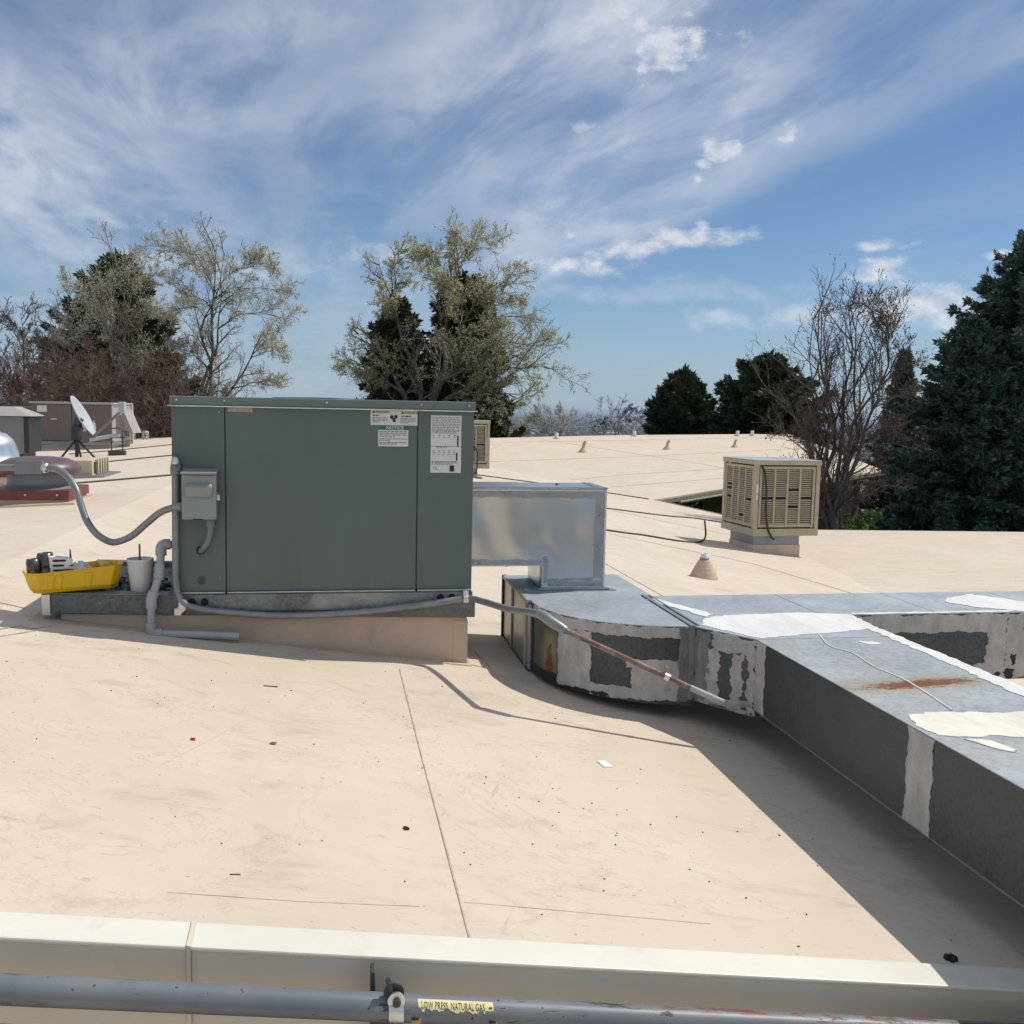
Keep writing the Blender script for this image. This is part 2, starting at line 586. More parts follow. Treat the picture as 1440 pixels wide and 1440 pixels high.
MT = dict(
    roof=M_roof(),
    seam=M_simple('membrane_seam', (.47, .385, .31), .8, var=.25, scale=14),
    curb=M_simple('curb_membrane', (.56, .44, .33), .75, var=.08, scale=3, bmp=.3, bscale=6, dirt=.4, dirtc=(.30, .24, .19)),
    cap=M_simple('cap_paint', (.73, .70, .60), .45, var=.04, scale=3, bmp=.15, bscale=3, dirt=.30, dirtc=(.52, .47, .37)),
    fascia=M_simple('fascia_paint', (.64, .58, .47), .5, var=.04, scale=3, bmp=.15, bscale=3, dirt=.22, dirtc=(.40, .36, .30)),
    green=M_simple('green_paint', (.112, .147, .131), .40, var=.07, scale=2.0, bmp=.12, bscale=2.5, stretch=(1.6, 1.6, .45), dirt=.20, dirtc=(.17, .195, .175)),
    greenlid=M_simple('green_lid_paint', (.145, .19, .172), .42, var=.06, scale=3, dirt=.15, dirtc=(.25, .26, .23)),
    galv=M_galv('weathered_galvanized', (.30, .32, .335), .5, .5, 55, .1),
    rail=M_galv('rail_galvanized', (.135, .147, .145), .55, .3, 60, .35, stain=.5, stainc=(.23, .235, .22), con=1.4, grime=.5),
    basepan=M_galv('base_galvanized', (.17, .185, .185), .5, .35, 70, .3, stain=.8, stainc=(.42, .42, .41), grime=.6, con=1.4),
    bright=M_plenum(),
    endpanel=M_galv('pale_galvanized', (.52, .52, .49), .42, .7, 70, .05, grime=.15),
    foil=M_simple('foil_tape', (.36, .38, .40), .30, 1.0, .12, 6, .25, 9),
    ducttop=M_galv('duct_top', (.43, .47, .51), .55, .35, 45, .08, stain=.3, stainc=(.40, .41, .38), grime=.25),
    ductside=M_galv('duct_side_shaded', (.060, .070, .077), .45, .30, 85, .55, grime=.3, con=1.25),  # same zinc sheet as the tops, its shaded look painted into the base colour
    mastic=M_simple('grey_mastic', (.45, .435, .405), .85, var=.14, scale=16, bmp=.9, bscale=22, stretch=(1, 1, .5), dirt=.35, dirtc=(.22, .21, .19)),
    mastic_dark=M_simple('dark_mastic', (.20, .20, .195), .7, .2, .25, 14, .9, 26, stretch=(1, 1, .35), dirt=.5, dirtc=(.42, .41, .39)),
    white=M_simple('white_coating', (.72, .72, .69), .6, var=.07, scale=5, bmp=.8, bscale=12, stretch=(1, .35, 1), dirt=.45, dirtc=(.55, .51, .42)),
    cream=M_simple('cream_coating', (.74, .71, .60), .6, var=.10, scale=7, bmp=.6, bscale=14, stretch=(1, .4, 1), dirt=.5, dirtc=(.80, .80, .78)),
    tar=M_simple('black_mastic', (.018, .018, .018), .6, bmp=.6, bscale=40),
    rustpipe=M_simple('rusty_pipe', (.17, .085, .055), .75, .2, .3, 22, .3, 80, c2=(.32, .25, .21)),
    conduit=M_simple('conduit_metal', (.25, .26, .265), .42, .35, .12, 12),
    greyplastic=M_simple('grey_plastic', (.20, .21, .208), .5, var=.05, scale=6),
    boxgrey=M_simple('grey_enamel', (.27, .30, .288), .42, var=.04, scale=6),
    edge=M_simple('bright_hem_line', (.60, .66, .62), .4, .1, .12, 20),  # pale colour paints the bright line of light along the hems
    screw=M_simple('painted_screw', (.30, .34, .315), .4, .3, .2, 30),
    zinc=M_simple('zinc_fitting', (.66, .67, .66), .35, .9, .1, 30),
    pvc=M_simple('grey_pvc', (.38, .38, .375), .45, var=.08, scale=9, dirt=.3, dirtc=(.30, .29, .27)),
    dark=M_simple('dark_gap', (.012, .012, .012), .8),
    yellow=M_simple('yellow_plastic', (.80, .50, .012), .38, var=.05, scale=8, dirt=.12, dirtc=(.35, .22, .05)),
    foam=M_simple('foam_cup', (.74, .74, .72), .65, var=.03, scale=30, bmp=.1, bscale=160),
    red=M_simple('red_plastic', (.35, .02, .025), .4),
    tin=M_simple('dark_tin', (.10, .10, .105), .3, .7, .4, 30),
    paper=M_simple('white_paper', (.78, .78, .76), .7, var=.04, scale=20),
    ink=M_simple('black_ink', (.03, .03, .03), .7),
    greyink=M_simple('grey_ink', (.22, .22, .21), .7),
    sticker=M_simple('sticker', (.66, .66, .60), .5, var=.04, scale=12),
    stickerw=M_simple('white_sticker', (.70, .72, .69), .5, var=.03, scale=12),
    orangeband=M_simple('faded_orange', (.62, .50, .30), .5),
    tealband=M_simple('teal_band', (.005, .17, .125), .5),
    faded=M_simple('faded_red_sticker', (.46, .335, .27), .6, var=.15, scale=40),
    beige=M_simple('beige_enamel', (.46, .395, .275), .55, var=.10, scale=7, dirt=.45, dirtc=(.34, .30, .26)),
    pad=M_simple('straw_pad', (.30, .24, .145), .9, var=.3, scale=30),
    louver=M_simple('louver_enamel', (.56, .475, .315), .55, var=.10, scale=10, dirt=.25, dirtc=(.30, .25, .18)),
    lid=M_simple('pale_lid', (.52, .55, .56), .40, .5, .1, 5),
    cable=M_simple('black_cable', (.035, .033, .032), .6),
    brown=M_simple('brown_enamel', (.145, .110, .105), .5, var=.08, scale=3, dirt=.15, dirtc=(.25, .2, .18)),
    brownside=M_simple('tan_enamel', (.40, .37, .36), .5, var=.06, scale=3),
    shroud=M_simple('maroon_enamel', (.125, .075, .082), .4, var=.2, scale=5, dirt=.3, dirtc=(.22, .17, .17)),
    redcap=M_simple('red_flashing', (.17, .045, .038), .5, var=.2, scale=5, dirt=.3, dirtc=(.24, .11, .09)),
    alum=M_simple('spun_aluminium', (.78, .79, .80), .32, .8, .05, 6),
    dish=M_simple('dish_paint', (.46, .50, .52), .45, var=.05, scale=4),
    steel=M_simple('dark_steel', (.07, .072, .075), .5, .4, .2, 10),
    coil=M_simple('coil_fins', (.05, .052, .055), .5, .5, .2, 60),
    pipepaint=None,
    brick=M_simple('brown_wall', (.10, .062, .048), .85, var=.2, scale=5),
    fasciawood=M_simple('weathered_fascia', (.33, .30, .24), .8, var=.2, scale=6, dirt=.3),
    soffit=M_simple('soffit', (.16, .14, .11), .8),
    glass=M_simple('dark_glass', (.02, .025, .03), .08),
    bark=M_simple('bark', (.105, .088, .075), .9, var=.3, scale=5),
    twigpale=M_simple('pale_twig', (.27, .245, .19), .9, var=.2, scale=5),
    barkpale=M_simple('pale_bark', (.20, .18, .15), .9, var=.3, scale=5),
    barkbrown=M_simple('brown_twigs', (.145, .100, .080), .9, var=.3, scale=3),
    barkred=M_simple('pear_bark', (.115, .090, .083), .9, var=.3, scale=5),
    leafpale=M_leaf('spring_leaf', (.52, .51, .37), (.74, .72, .57), trans=.5),
    leafolive=M_leaf('catkin_leaf', (.46, .45, .24), (.70, .68, .44), trans=.5),
    bud=M_leaf('brown_bud', (.09, .045, .03), (.17, .09, .05), trans=.1),
    spruce=M_leaf('spruce_needle', (.042, .080, .058), (.135, .19, .145), trans=.15),
    pine=M_leaf('pine_needle', (.030, .058, .028), (.078, .112, .050), trans=.12),
    juniper=M_leaf('juniper_needle', (.036, .050, .018), (.105, .105, .042), trans=.08),
    hedge=M_leaf('hedge_leaf', (.06, .12, .025), (.12, .20, .05), trans=.25),
)


def M_gaspipe():
    m, t, b = mat_new('grey_pipe_paint')
    co = coords(t)
    n = t.noise(co, 4, 6, .6)
    c = t.mix(t.smooth(n, .3, .7), (.130, .148, .165), (.175, .192, .205))
    st = t.noise(t.vm('MULTIPLY', co, (1.0, 7.0, 7.0)), 6.0, 7, .72, .3)
    sc = t.m('MULTIPLY', t.smooth(st, .56, .59), t.smooth(t.noise(co, 2.4, 2, .5), .46, .54))
    c = t.mix(sc, c, (.025, .022, .022))
    s2 = t.noise(t.vm('MULTIPLY', co, (1.0, 5.0, 5.0)), 9.0, 6, .7)
    zz = t.node('ShaderNodeSeparateXYZ')
    t.l.new(t.node('ShaderNodeNewGeometry').outputs['Normal'], zz.inputs[0])
    xx = t.node('ShaderNodeSeparateXYZ')
    t.l.new(co, xx.inputs[0])
    topm = t.m('MULTIPLY', t.smooth(zz.outputs[2], .80, .97), t.smooth(xx.outputs[0], .35, 1.0))
    c = t.mix(t.m('MULTIPLY', t.smooth(s2, .50, .54), topm), c, (.16, .055, .035))
    sp = t.smooth(t.noise(co, 55, 3, .5), .70, .74)
    c = t.mix(sp, c, (.03, .025, .025))
    t.put(b.inputs['Base Color'], c)
    b.inputs['Roughness'].default_value = .45
    bump(t, b, t.m('SUBTRACT', n, t.m('ADD', sc, sp)), .3, .004)
    return m


MT['pipepaint'] = M_gaspipe()
MT['plenumtop'] = MT['bright']

# ------------------------------------------------------------------ roof planes (grid u, v)


def zA(u, v):
    return .131 - .134 * u


def zD(u, v):
    return .42 + .05 * (u + 2.17)


def zB(u, v):
    return -.51915 + .02647 * u - .04028 * v


def zC(u, v):
    return -1.12 + .07 * (v - 28.54)


VE = 2.48                                      # the near roof edge
AC = (-1.1 - 0.06, 48.6)
polyA = [(-2.17, VE), (4.7, VE), (7.03, 11.84), (8.12, 16.28), (9.1, 20.2), (10.45, 25.2), (9.35, 28.54), (-1.1, 48.52), (-2.17, 49.2)]
polyB = [(4.7, VE), (22, VE), (22, 12.5), (14.50, 18.985), (10.77, 20.79), (9.1, 20.9), (9.1, 20.2), (8.12, 16.28), (7.03, 11.84)]
polyD = [(-2.17, VE), (-2.17, 38.5), (-12, 37.2), (-26, 36.5), (-26, VE)]
polyC = [(9.35, 28.54), (12.93, 31.23), (17.19, 33.29), (21.09, 35.84), (24.31, 51.13), (13.6, 48.71), (7.04, 46.4), (-1.1, 48.52)]


def roof_plane(name, poly, fz, parent, thick=.18):
    mb = MB().prism(poly, lambda x, y: fz(x, y) - thick, fz)
    return part(name, mb, MT['roof'], parent)


near = thing('low_roofed_building', 'low building under broad cream membrane roof with white capped near edge', 'building', (0, 6, -3.1))
roofA = roof_plane('roof_slope', polyA, zA, near)
roofB = roof_plane('roof_slope', polyB, zB, near)
roofD = roof_plane('roof_slope', polyD, zD, near)
far = thing('low_roofed_wing', 'far wing with pale membrane roof and shaded eave over dark wall', 'building', (12, 40, -3.1))
roofC = roof_plane('roof_slope', polyC, zC, far, .12)


def ribbon(pts, fz, w=.012, h=.004, name='membrane_seam', parent=roofA, mat='seam'):
    mb = MB()
    dense = []
    for (a, b), (c, d) in zip(pts, pts[1:]):
        k = max(1, int(math.hypot(c - a, d - b) / .6))
        dense += [(a + (c - a) * i / k, b + (d - b) * i / k) for i in range(k)]
    dense.append(pts[-1])
    rr = random.Random(int(abs(pts[0][0]) * 100 + abs(pts[0][1]) * 10))
    vs = []
    for i, (u, v) in enumerate(dense):
        a, b = dense[max(0, i - 1)], dense[min(len(dense) - 1, i + 1)]
        L = math.hypot(b[0] - a[0], b[1] - a[1])
        nx, ny = -(b[1] - a[1]) / L, (b[0] - a[0]) / L
        ww = w / 2 * rr.uniform(.75, 1.25)
        j = rr.uniform(-.25, .25) * w
        for s, hh in ((-1, -.01), (-1, h), (1, h), (1, -.01)):
            p = (u + nx * (ww * s + j), v + ny * (ww * s + j))
            vs.append((p[0], p[1], fz(*p) + hh))
    k = len(dense)
    fs = [(i * 4 + j, i * 4 + j + 1, i * 4 + j + 5, i * 4 + j + 4) for i in range(k - 1) for j in range(3)]
    mb.add(vs, fs)
    return part(name, mb, MT[mat], parent)


ribbon([(.335, 5.30), (.34, 4), (.352, VE)], zA, .005, .003)
ribbon([(3.0, 15.3), (3.08, 12), (3.14, 9.2), (3.2, 6)], zA, .016)
ribbon([(4.245, 15.15), (5.964, 13.5), (6.258, 12.1)], zA, .03)
ribbon([(6.26, 12.1), (6.75, 9.6), (6.4, 8.8)], zA, .02)
ribbon([(-.448, 2.67), (-.10, 2.663), (.23, 2.677)], zA, .003, .001)
ribbon([(.36, 2.72), (1.1, 2.68)], zA, .003, .001)
ribbon([(-1.66, 5.25), (-1.595, 5.37), (-1.53, 5.32), (-1.45, 5.45)], zA, .008)
ribbon([(-2.1, 5.95), (-1.69, 5.76)], zA, .008)
ribbon([(.76, 5.57), (.87, 5.50), (.83, 5.9)], zA, .006)
ribbon([(-2.16, 4.4), (-1.75, 4.9), (-1.5, 5.3)], zA, .006)
for pts in ([(9.41, 46.04), (13.70, 38.33), (14.79, 35.8), (16.0, 33.2)], [(5.2, 37.2), (12.37, 39.64), (18.47, 42.36), (22, 44)],
            [(7.75, 32.61), (9.87, 33.95), (13.97, 35.76), (20, 38.6)], [(8.7, 31.06), (13.62, 33.45), (18.5, 35)],
            [(7.5, 44.5), (14.5, 46.5), (22.5, 49)]):
    ribbon(pts, zC, .05, .006, parent=roofC)
ribbon([(5.9, 20.9), (7.0, 19.4), (8.3, 17.6)], zA, .025)

tag(solo('bounce_terrace', MB().box((-14, -9, -.55), (14, 2.15, -.40)), MT['roof'], None, None, (0, -3, -.5)), kind='structure')  # unseen lower roof, added to bounce warm light onto fascia, pipe and unit

# the capped near edge: painted metal lengths with joints
CUTS = [-5.2, -2.9, -.355, 2.9, 6.2]
for i in range(len(CUTS) - 1):
    a, b = CUTS[i] + .004, CUTS[i + 1] - .004
    mb = MB()
    v0, v1 = VE + .02, VE - .085
    for w0, w1, zo0, zo1 in ((v0, v1, .012, -.03),):
        zf = zA if i else (lambda u, v: min(zA(u, v), .42 + .05 * (u + 2.17)))
        us = [a, b] if not (a < -2.17 < b) else [a, -2.17, b]
        for p, q in zip(us, us[1:]):
            zp = zA(p, 0) if p >= -2.17 else zD(p, 0)
            zq = zA(q, 0) if q >= -2.17 else zD(q, 0)
            mb.hexa([(p, v1, zp - .006), (q, v1, zq - .006), (q, v0, zq - .006), (p, v0, zp - .006),
                     (p, v1, zp + .006), (q, v1, zq + .006), (q, v0, zq + .014), (p, v0, zp + .014)])
    part('edge_cap', mb, MT['cap'], near, .004)
    mb = MB()
    v0, v1 = VE - .01, VE - .080
    for p, q in zip(us, us[1:]):
        zp = zA(p, 0) if p >= -2.17 else zD(p, 0)
        zq = zA(q, 0) if q >= -2.17 else zD(q, 0)
        mb.hexa([(p, v1, zp - .215), (q, v1, zq - .215), (q, v0, zq - .215), (p, v0, zp - .215),
                 (p, v1, zp - .0065), (q, v1, zq - .0065), (q, v0, zq - .0065), (p, v0, zp - .0065)])
    part('fascia_panel', mb, MT['fascia'], near, .003)
for i in range(1, len(CUTS) - 1):
    u = CUTS[i]
    z = zA(u, 0) if u > -2.17 else zD(u, 0)
    mb = MB().box((u - .005, VE - .0875, z - .21), (u + .005, VE - .081, z + .0))
    mb.hexa([(u - .005, VE - .087, z - .01), (u + .005, VE - .087, z - .01), (u + .005, VE + .018, z - .01), (u - .005, VE + .018, z - .01),
             (u - .005, VE - .087, z + .0105), (u + .005, VE - .087, z + .0075), (u + .005, VE + .018, z + .0175), (u - .005, VE + .018, z + .019)])
    part('joint_strip', mb, MT['fascia'], near)
part('wall', MB().box((-20, VE + .35, -3.1), (20, VE + .6, -1.9)).box((-20, VE + .35, -1.9), (1.5, VE + .6, -.42)).box((1.5, VE + .352, -1.9), (6, VE + .602, -.95)), MT['brick'], near)
# edge strip where the slope ends over the gap to the far wing
for p, q in (((10.45, 25.2), (9.36, 28.53)), ((9.1, 20.3), (10.44, 25.18))):
    mb = MB().bar((p[0], p[1], zA(*p) - .06), (q[0], q[1], zA(*q) - .06), .03, .16)
    part('fascia_panel', mb, MT['fasciawood'], near)
part('wall', MB().prism([(8.8, 20.6), (9.9, 25), (9.0, 27.4), (6, 27.6), (6, 20.6)], -3.1, -1.55), MT['brick'], near)

# far wing eave
E_ = [(9.35, 28.54), (12.93, 31.23), (17.19, 33.29), (21.09, 35.84), (24.31, 51.13)]
for p, q in zip(E_, E_[1:]):
    part('fascia_board', MB().bar((p[0] + .02, p[1] - .02, zC(*p) - .10), (q[0] - .02, q[1] - .02, zC(*q) - .10), .04, .13), MT['fasciawood'], far)
inn = [(9.2, 29.4), (12.6, 31.95), (16.9, 34.05), (20.4, 36.4), (23.5, 50.5), (10, 47)]
part('soffit', MB().prism([(9.4, 28.7), (12.93, 31.3), (17.19, 33.4), (21.0, 35.9), (20.4, 36.45), (16.9, 34.1), (12.6, 32.0), (9.2, 29.45)], lambda x, y: zC(x, y) - .26, lambda x, y: zC(x, y) - .22), MT['soffit'], far)
part('wall', MB().prism(inn, -3.1, lambda x, y: zC(x, y) - .27), MT['brick'], far)
for k, (p, q) in enumerate(zip(inn[:3], inn[1:4])):
    for f in (.18, .42, .66):
        a = [p[i] + (q[i] - p[i]) * f for i in (0, 1)]
        b = [p[i] + (q[i] - p[i]) * (f + .17) for i in (0, 1)]
        z0, z1 = -2.35, min(zC(*a), zC(*b)) - .42
        wf = part('window_frame', MB().bar((a[0], a[1], (z0 + z1) / 2), (b[0], b[1], (z0 + z1) / 2), .10, z1 - z0), MT['fasciawood'], far)
        d = [(b[i] - a[i]) * .07 for i in (0, 1)]
        part('pane', MB().bar((a[0] + d[0], a[1] + d[1], (z0 + z1) / 2), (b[0] - d[0], b[1] - d[1], (z0 + z1) / 2), .13, (z1 - z0) * .9), MT['glass'], wf)
gp = [(10.4, 29.2), (12.95, 31.12), (16.5, 32.85)]
part('gutter', MB().tube([(x, y, zC(x, y) - .18) for x, y in gp], .04, 8), MT['fasciawood'], far)
part('downspout', MB().tube(spline([(11.2, 29.85, zC(11.2, 29.85) - .18), (11.2, 29.95, -1.35), (11.15, 30.5, -1.5), (11.15, 30.65, -1.8), (11.15, 30.65, -3)]), .05, 8), MT['fasciawood'], far)

# ------------------------------------------------------------------ ground, plain and far town


def M_ground():
    m, t, b = mat_new('ground')
    co = t.node('ShaderNodeNewGeometry').outputs['Position']
    ln = t.vm('LENGTH', co)
    n = t.noise(co, .25, 6, .65)
    lawn = t.mix(t.smooth(n, .35, .65), (.10, .135, .045), (.055, .095, .025))
    lawn = t.mix(t.smooth(t.noise(co, .06, 5, .6), .42, .58), lawn, (.16, .125, .085))
    fn = t.noise(t.vm('MULTIPLY', co, (1, .35, 1)), .006, 8, .7)
    plain = t.mix(t.smooth(fn, .36, .64), (.045, .042, .036), (.13, .115, .09))
    plain = t.mix(t.smooth(t.noise(co, .0011, 7, .66), .52, .62), plain, (.035, .045, .035))
    t.put(b.inputs['Base Color'], t.mix(t.smooth(ln, 70, 400), lawn, plain))
    b.inputs['Roughness'].default_value = .95
    b.inputs['Specular IOR Level'].default_value = .1
    return m


def ground_z(x, y):
    pts = [(-1e6, -3.1), (42, -3.1), (60, -4.2), (90, -8), (160, -20), (300, -36), (700, -70), (1500, -105), (2600, -112), (1e6, -112)]
    for (a, za), (b, zb) in zip(pts, pts[1:]):
        if y <= b:
            return za + (zb - za) * (y - a) / (b - a)


ys = [-40000, -8000, -1500, -300, -60, -10, 10, 25, 42, 50, 60, 75, 90, 120, 160, 220, 300, 450, 700, 1000, 1500, 2600, 5000, 12000, 25000, 42000]
xs = [-40000, -15000, -6000, -2000, -600, -200, -80, -40, -20, 0, 20, 40, 80, 200, 600, 2000, 6000, 15000, 40000]
gm = [(x, y, ground_z(x, y)) for y in ys for x in xs]
nx_ = len(xs)
gf = [(j * nx_ + i, j * nx_ + i + 1, (j + 1) * nx_ + i + 1, (j + 1) * nx_ + i) for j in range(len(ys) - 1) for i in range(nx_ - 1)]
tag(link_mesh('ground', gm, gf, M_ground()), kind='structure')


def np_mesh(name, V, F, mat, smooth=False):
    """fast mesh from numpy; all faces the same size"""
    me = bpy.data.meshes.new(name)
    V = np.asarray(V, dtype=np.float32)
    F = np.asarray(F, dtype=np.int32)
    n, k = F.shape
    me.vertices.add(len(V))
    me.vertices.foreach_set('co', V.ravel())
    me.loops.add(n * k)
    me.loops.foreach_set('vertex_index', F.ravel())
    me.polygons.add(n)
    me.polygons.foreach_set('loop_start', np.arange(0, n * k, k, dtype=np.int32))
    me.polygons.foreach_set('loop_total', np.full(n, k, dtype=np.int32))
    if smooth:
        me.polygons.foreach_set('use_smooth', np.ones(n, dtype=bool))
    me.update(calc_edges=True)
    if mat:
        me.materials.append(mat)
    o = bpy.data.objects.new(name, me)
    col.objects.link(o)
    return o


def far_town():
    rg = np.random.default_rng(5)
    N = 4200
    d = 1100 * (14000 / 1100) ** rg.random(N)
    a = rg.uniform(-.22, .42, N)
    x = d * a
    wide = np.where(rg.random(N) < .06, rg.uniform(40, 140, N), rg.uniform(8, 18, N)) * (1 + d / 9000)
    dep = rg.uniform(8, 20, N)
    h = np.where(wide > 38, rg.uniform(7, 11, N), rg.uniform(4, 7, N))
    V, F = [], []
    bf = np.array([(0, 3, 2, 1), (4, 5, 6, 7), (0, 1, 5, 4), (1, 2, 6, 5), (2, 3, 7, 6), (3, 0, 4, 7)])
    for i in range(N):
        z = ground_z(x[i], d[i]) - .5
        c, s = math.cos(a[i] * 3), math.sin(a[i] * 3)
        q = []
        for zz in (z, z + h[i]):
            for ex, ey in ((-1, -1), (1, -1), (1, 1), (-1, 1)):
                lx, ly = ex * wide[i] / 2, ey * dep[i] / 2
                q.append((x[i] + lx * c - ly * s, d[i] + lx * s + ly * c, zz))
        F.append(bf + 8 * i)
        V += q
    m, t, b = mat_new('far_houses')
    rnd = t.node('ShaderNodeNewGeometry').outputs['Random Per Island']
    t.put(b.inputs['Base Color'], t.mix(t.smooth(rnd, .55, .95), (.14, .12, .11), (.72, .70, .68)))
    b.inputs['Roughness'].default_value = .9
    tag(np_mesh('far_town', V, np.concatenate(F), m), 'distant houses and pale flat roofs scattered over the plain', 'town', kind='stuff')
    # tree clumps of the plain and of the slope below the building
    N = 9000
    d = 260 * (13000 / 260) ** rg.random(N)
    a = rg.uniform(-.25, .45, N)
    ico = bmesh.new()
    bmesh.ops.create_icosphere(ico, subdivisions=1, radius=1)
    iv = np.array([v.co[:] for v in ico.verts])
    fi = np.array([[v.index for v in f.verts] for f in ico.faces])
    ico.free()
    V, F = [], []
    for i in range(N):
        sc = rg.uniform(3, 6) * (1 + d[i] / 6000)
        j = iv * (sc * rg.uniform(.8, 2.2), sc, sc * rg.uniform(.7, 1.1)) * (1 + rg.normal(0, .18, (len(iv), 1)))
        V.append(j + (d[i] * a[i], d[i], ground_z(0, d[i]) + sc * .5))
        F.append(fi + len(iv) * i)
    m = M_leaf('far_trees', (.045, .038, .030), (.10, .082, .062), trans=0)
    tag(np_mesh('far_woods', np.concatenate(V), np.concatenate(F), m), 'brown leafless tree clumps spread across the distant plain', 'woods', kind='stuff')


far_town()

# ------------------------------------------------------------------ green packaged unit, its curb and frame


def disc(c, r, depth=.004, n=14):
    """small round plate on a face looking towards -v"""
    return MB().lathe([(r, 0), (r, depth), (r * .6, depth * 1.5)], n, c, True, 'Y')


VF = 5.55
U0, U1, ZB_, ZT = -.872, .752, .465, 1.535
unit = thing('rooftop_air_unit', 'large dark green packaged rooftop air unit with warning stickers', 'air unit', (-.06, 6.15, .36))
part('core', MB().box((U0 + .012, VF + .02, ZB_), (U1 - .012, 6.80, 1.49)), MT['green'], unit, .006)
for name, a, b in (('side_panel', U0, -.599), ('access_panel', -.593, .435), ('side_panel', .441, U1)):
    mb = MB().box((a, VF, ZB_ + .010), (b, VF + .035, 1.482))
    mb.box((a + .002, VF - .016, ZB_), (b - .002, VF + .03, ZB_ + .0095))
    part(name, mb, MT['green'], unit, .0025)
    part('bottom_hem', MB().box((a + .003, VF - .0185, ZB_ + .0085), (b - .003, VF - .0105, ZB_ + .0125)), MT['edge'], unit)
mb = MB().box((U0 - .008, VF - .010, 1.486), (U1 + .008, 6.83, ZT))
part('lid', mb, MT['greenlid'], unit, .006)
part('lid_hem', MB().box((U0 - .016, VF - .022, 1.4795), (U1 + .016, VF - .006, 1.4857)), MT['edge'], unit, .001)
mb = MB()
for k in range(7):
    rr_ = .05 + .035 * k
    mb.lathe([(rr_, 1.538 + .004 * (1 - k / 7)), (rr_ + .006, 1.542 + .004 * (1 - k / 7))], 28, (-.12, 6.25, 0))
for k in range(8):
    a = PI * k / 8
    mb.bar((-.12 - .27 * math.cos(a), 6.25 - .27 * math.sin(a), 1.540), (-.12 + .27 * math.cos(a), 6.25 + .27 * math.sin(a), 1.540), .006)
part('fan_guard', mb, MT['steel'], unit)
part('fan_ring', MB().lathe([(.30, 1.53), (.30, 1.5385), (.27, 1.540), (.26, 1.53)], 32, (-.12, 6.25, 0)), MT['greenlid'], unit)
mb = MB()
for k in range(44):
    mb.box((U0 - .002, 5.72 + k * .023, .55), (U0 + .02, 5.732 + k * .023, 1.42))
part('coil_grille', mb, MT['coil'], unit)
bp = MB().box((U0 - .004, VF - .012, .368), (U1 + .006, 6.82, ZB_ - .001))
part('base_pan', bp, MT['basepan'], unit, .004)
for u in (-.777, -.710, .575, .640):
    part('lifting_hole', MB().lathe([(.021, -.001), (.021, .0015)], 18, (u, VF - .0125, .425 if u < 0 else .432), True, 'Y'), MT['dark'], unit)
for u in (-.845, -.60, -.06, .455, .722):
    part('screw', disc((u, VF - .010, 1.512), .0075), MT['screw'], unit)
for u, z in ((-.625, 1.455), (-.625, .978), (-.628, .555), (-.62, .472), (-.575, .472), (-.2, .472), (.15, .472), (.43, .470), (.73, .475), (-.63, 1.02)):
    part('screw', disc((u, VF - .008 if z < .5 else VF, z), .006), MT['screw'], unit)
part('knockout_ring', MB().lathe([(.026, 0), (.026, .002), (.021, .002), (.021, 0)], 24, (-.726, VF - .0003, .54), True, 'Y'), MT['green'], unit)
part('cable_hole', MB().lathe([(.024, -.001), (.024, .0015)], 20, (-.728, VF - .0003, .705), True, 'Y'), MT['dark'], unit)
part('seam_cover', MB().box((-.62, VF - .010, .372), (-.585, VF - .005, .46)).box((.415, VF - .0101, .372), (.445, VF - .005, .46)), MT['basepan'], unit)


def sticker(name, a, b, c, d, mat, label=None):
    return part(name, MB().box((a, VF - .0022, c), (b, VF + .001, d)), MT[mat], unit, .0004, label=label)


def on_face(a, z, off=-.0032):
    return lambda x, y: (a + x, VF + off, z + y)


def print_lines(a, b, z, n, dz, h, rng, fill=1.0, mb=None):
    mb = mb or MB()
    for k in range(n):
        x = a
        e = a + (b - a) * fill * (1 if k < n - 1 else rng.uniform(.35, .9))
        while x < e:
            w = rng.uniform(.006, .022)
            x2 = min(e, x + w)
            y = z - dz * k
            mb.add([(x, VF - .0032, y), (x2, VF - .0032, y), (x2, VF - .0032, y + h), (x, VF - .0032, y + h)], [(0, 1, 2, 3)])
            x = x2 + .004
    return mb


rg_ = random.Random(3)
st = sticker('warning_sticker', .178, .436, 1.398, 1.4795, 'sticker', 'cream sticker with two warning blocks and a hand symbol')
part('heading_band', MB().box((.180, VF - .0027, 1.462), (.275, VF - .002, 1.478)).box((.340, VF - .0027, 1.460), (.434, VF - .002, 1.476)), MT['orangeband'], st)
part('heading', text_mb('\u25b2WARNING', .0165, on_face(.187, 1.464)), MT['ink'], st)
part('heading', text_mb('\u25b2WARNING', .0165, on_face(.346, 1.462)), MT['ink'], st)
part('subheading', print_lines(.19, .268, 1.4475, 1, .01, .006, rg_), MT['ink'], st)
part('subheading', print_lines(.346, .425, 1.4455, 1, .01, .006, rg_), MT['ink'], st)
mb = print_lines(.188, .272, 1.437, 4, .008, .0038, rg_)
print_lines(.342, .428, 1.435, 4, .008, .0038, rg_, mb=mb)
part('small_print', mb, MT['greyink'], st)
mb = MB()
for k in range(3):
    a = k * 2.09 + .6
    c = (.306 + .011 * math.cos(a), 1.438 + .011 * math.sin(a))
    mb.add([(c[0] + .012 * math.cos(a + q) * (1 if abs(q) < 1 or abs(q - 6.28) < 1 else .7), VF - .0032, c[1] + .012 * math.sin(a + q)) for q in [i * .785 for i in range(8)]], [tuple(range(8))])
part('hand_symbol', mb, MT['ink'], st)
st = sticker('notice_sticker', .221, .386, 1.2815, 1.3965, 'stickerw', 'white sticker headed with a teal band')
part('heading_band', MB().box((.221, VF - .0028, 1.372), (.386, VF - .002, 1.3965)), MT['tealband'], st)
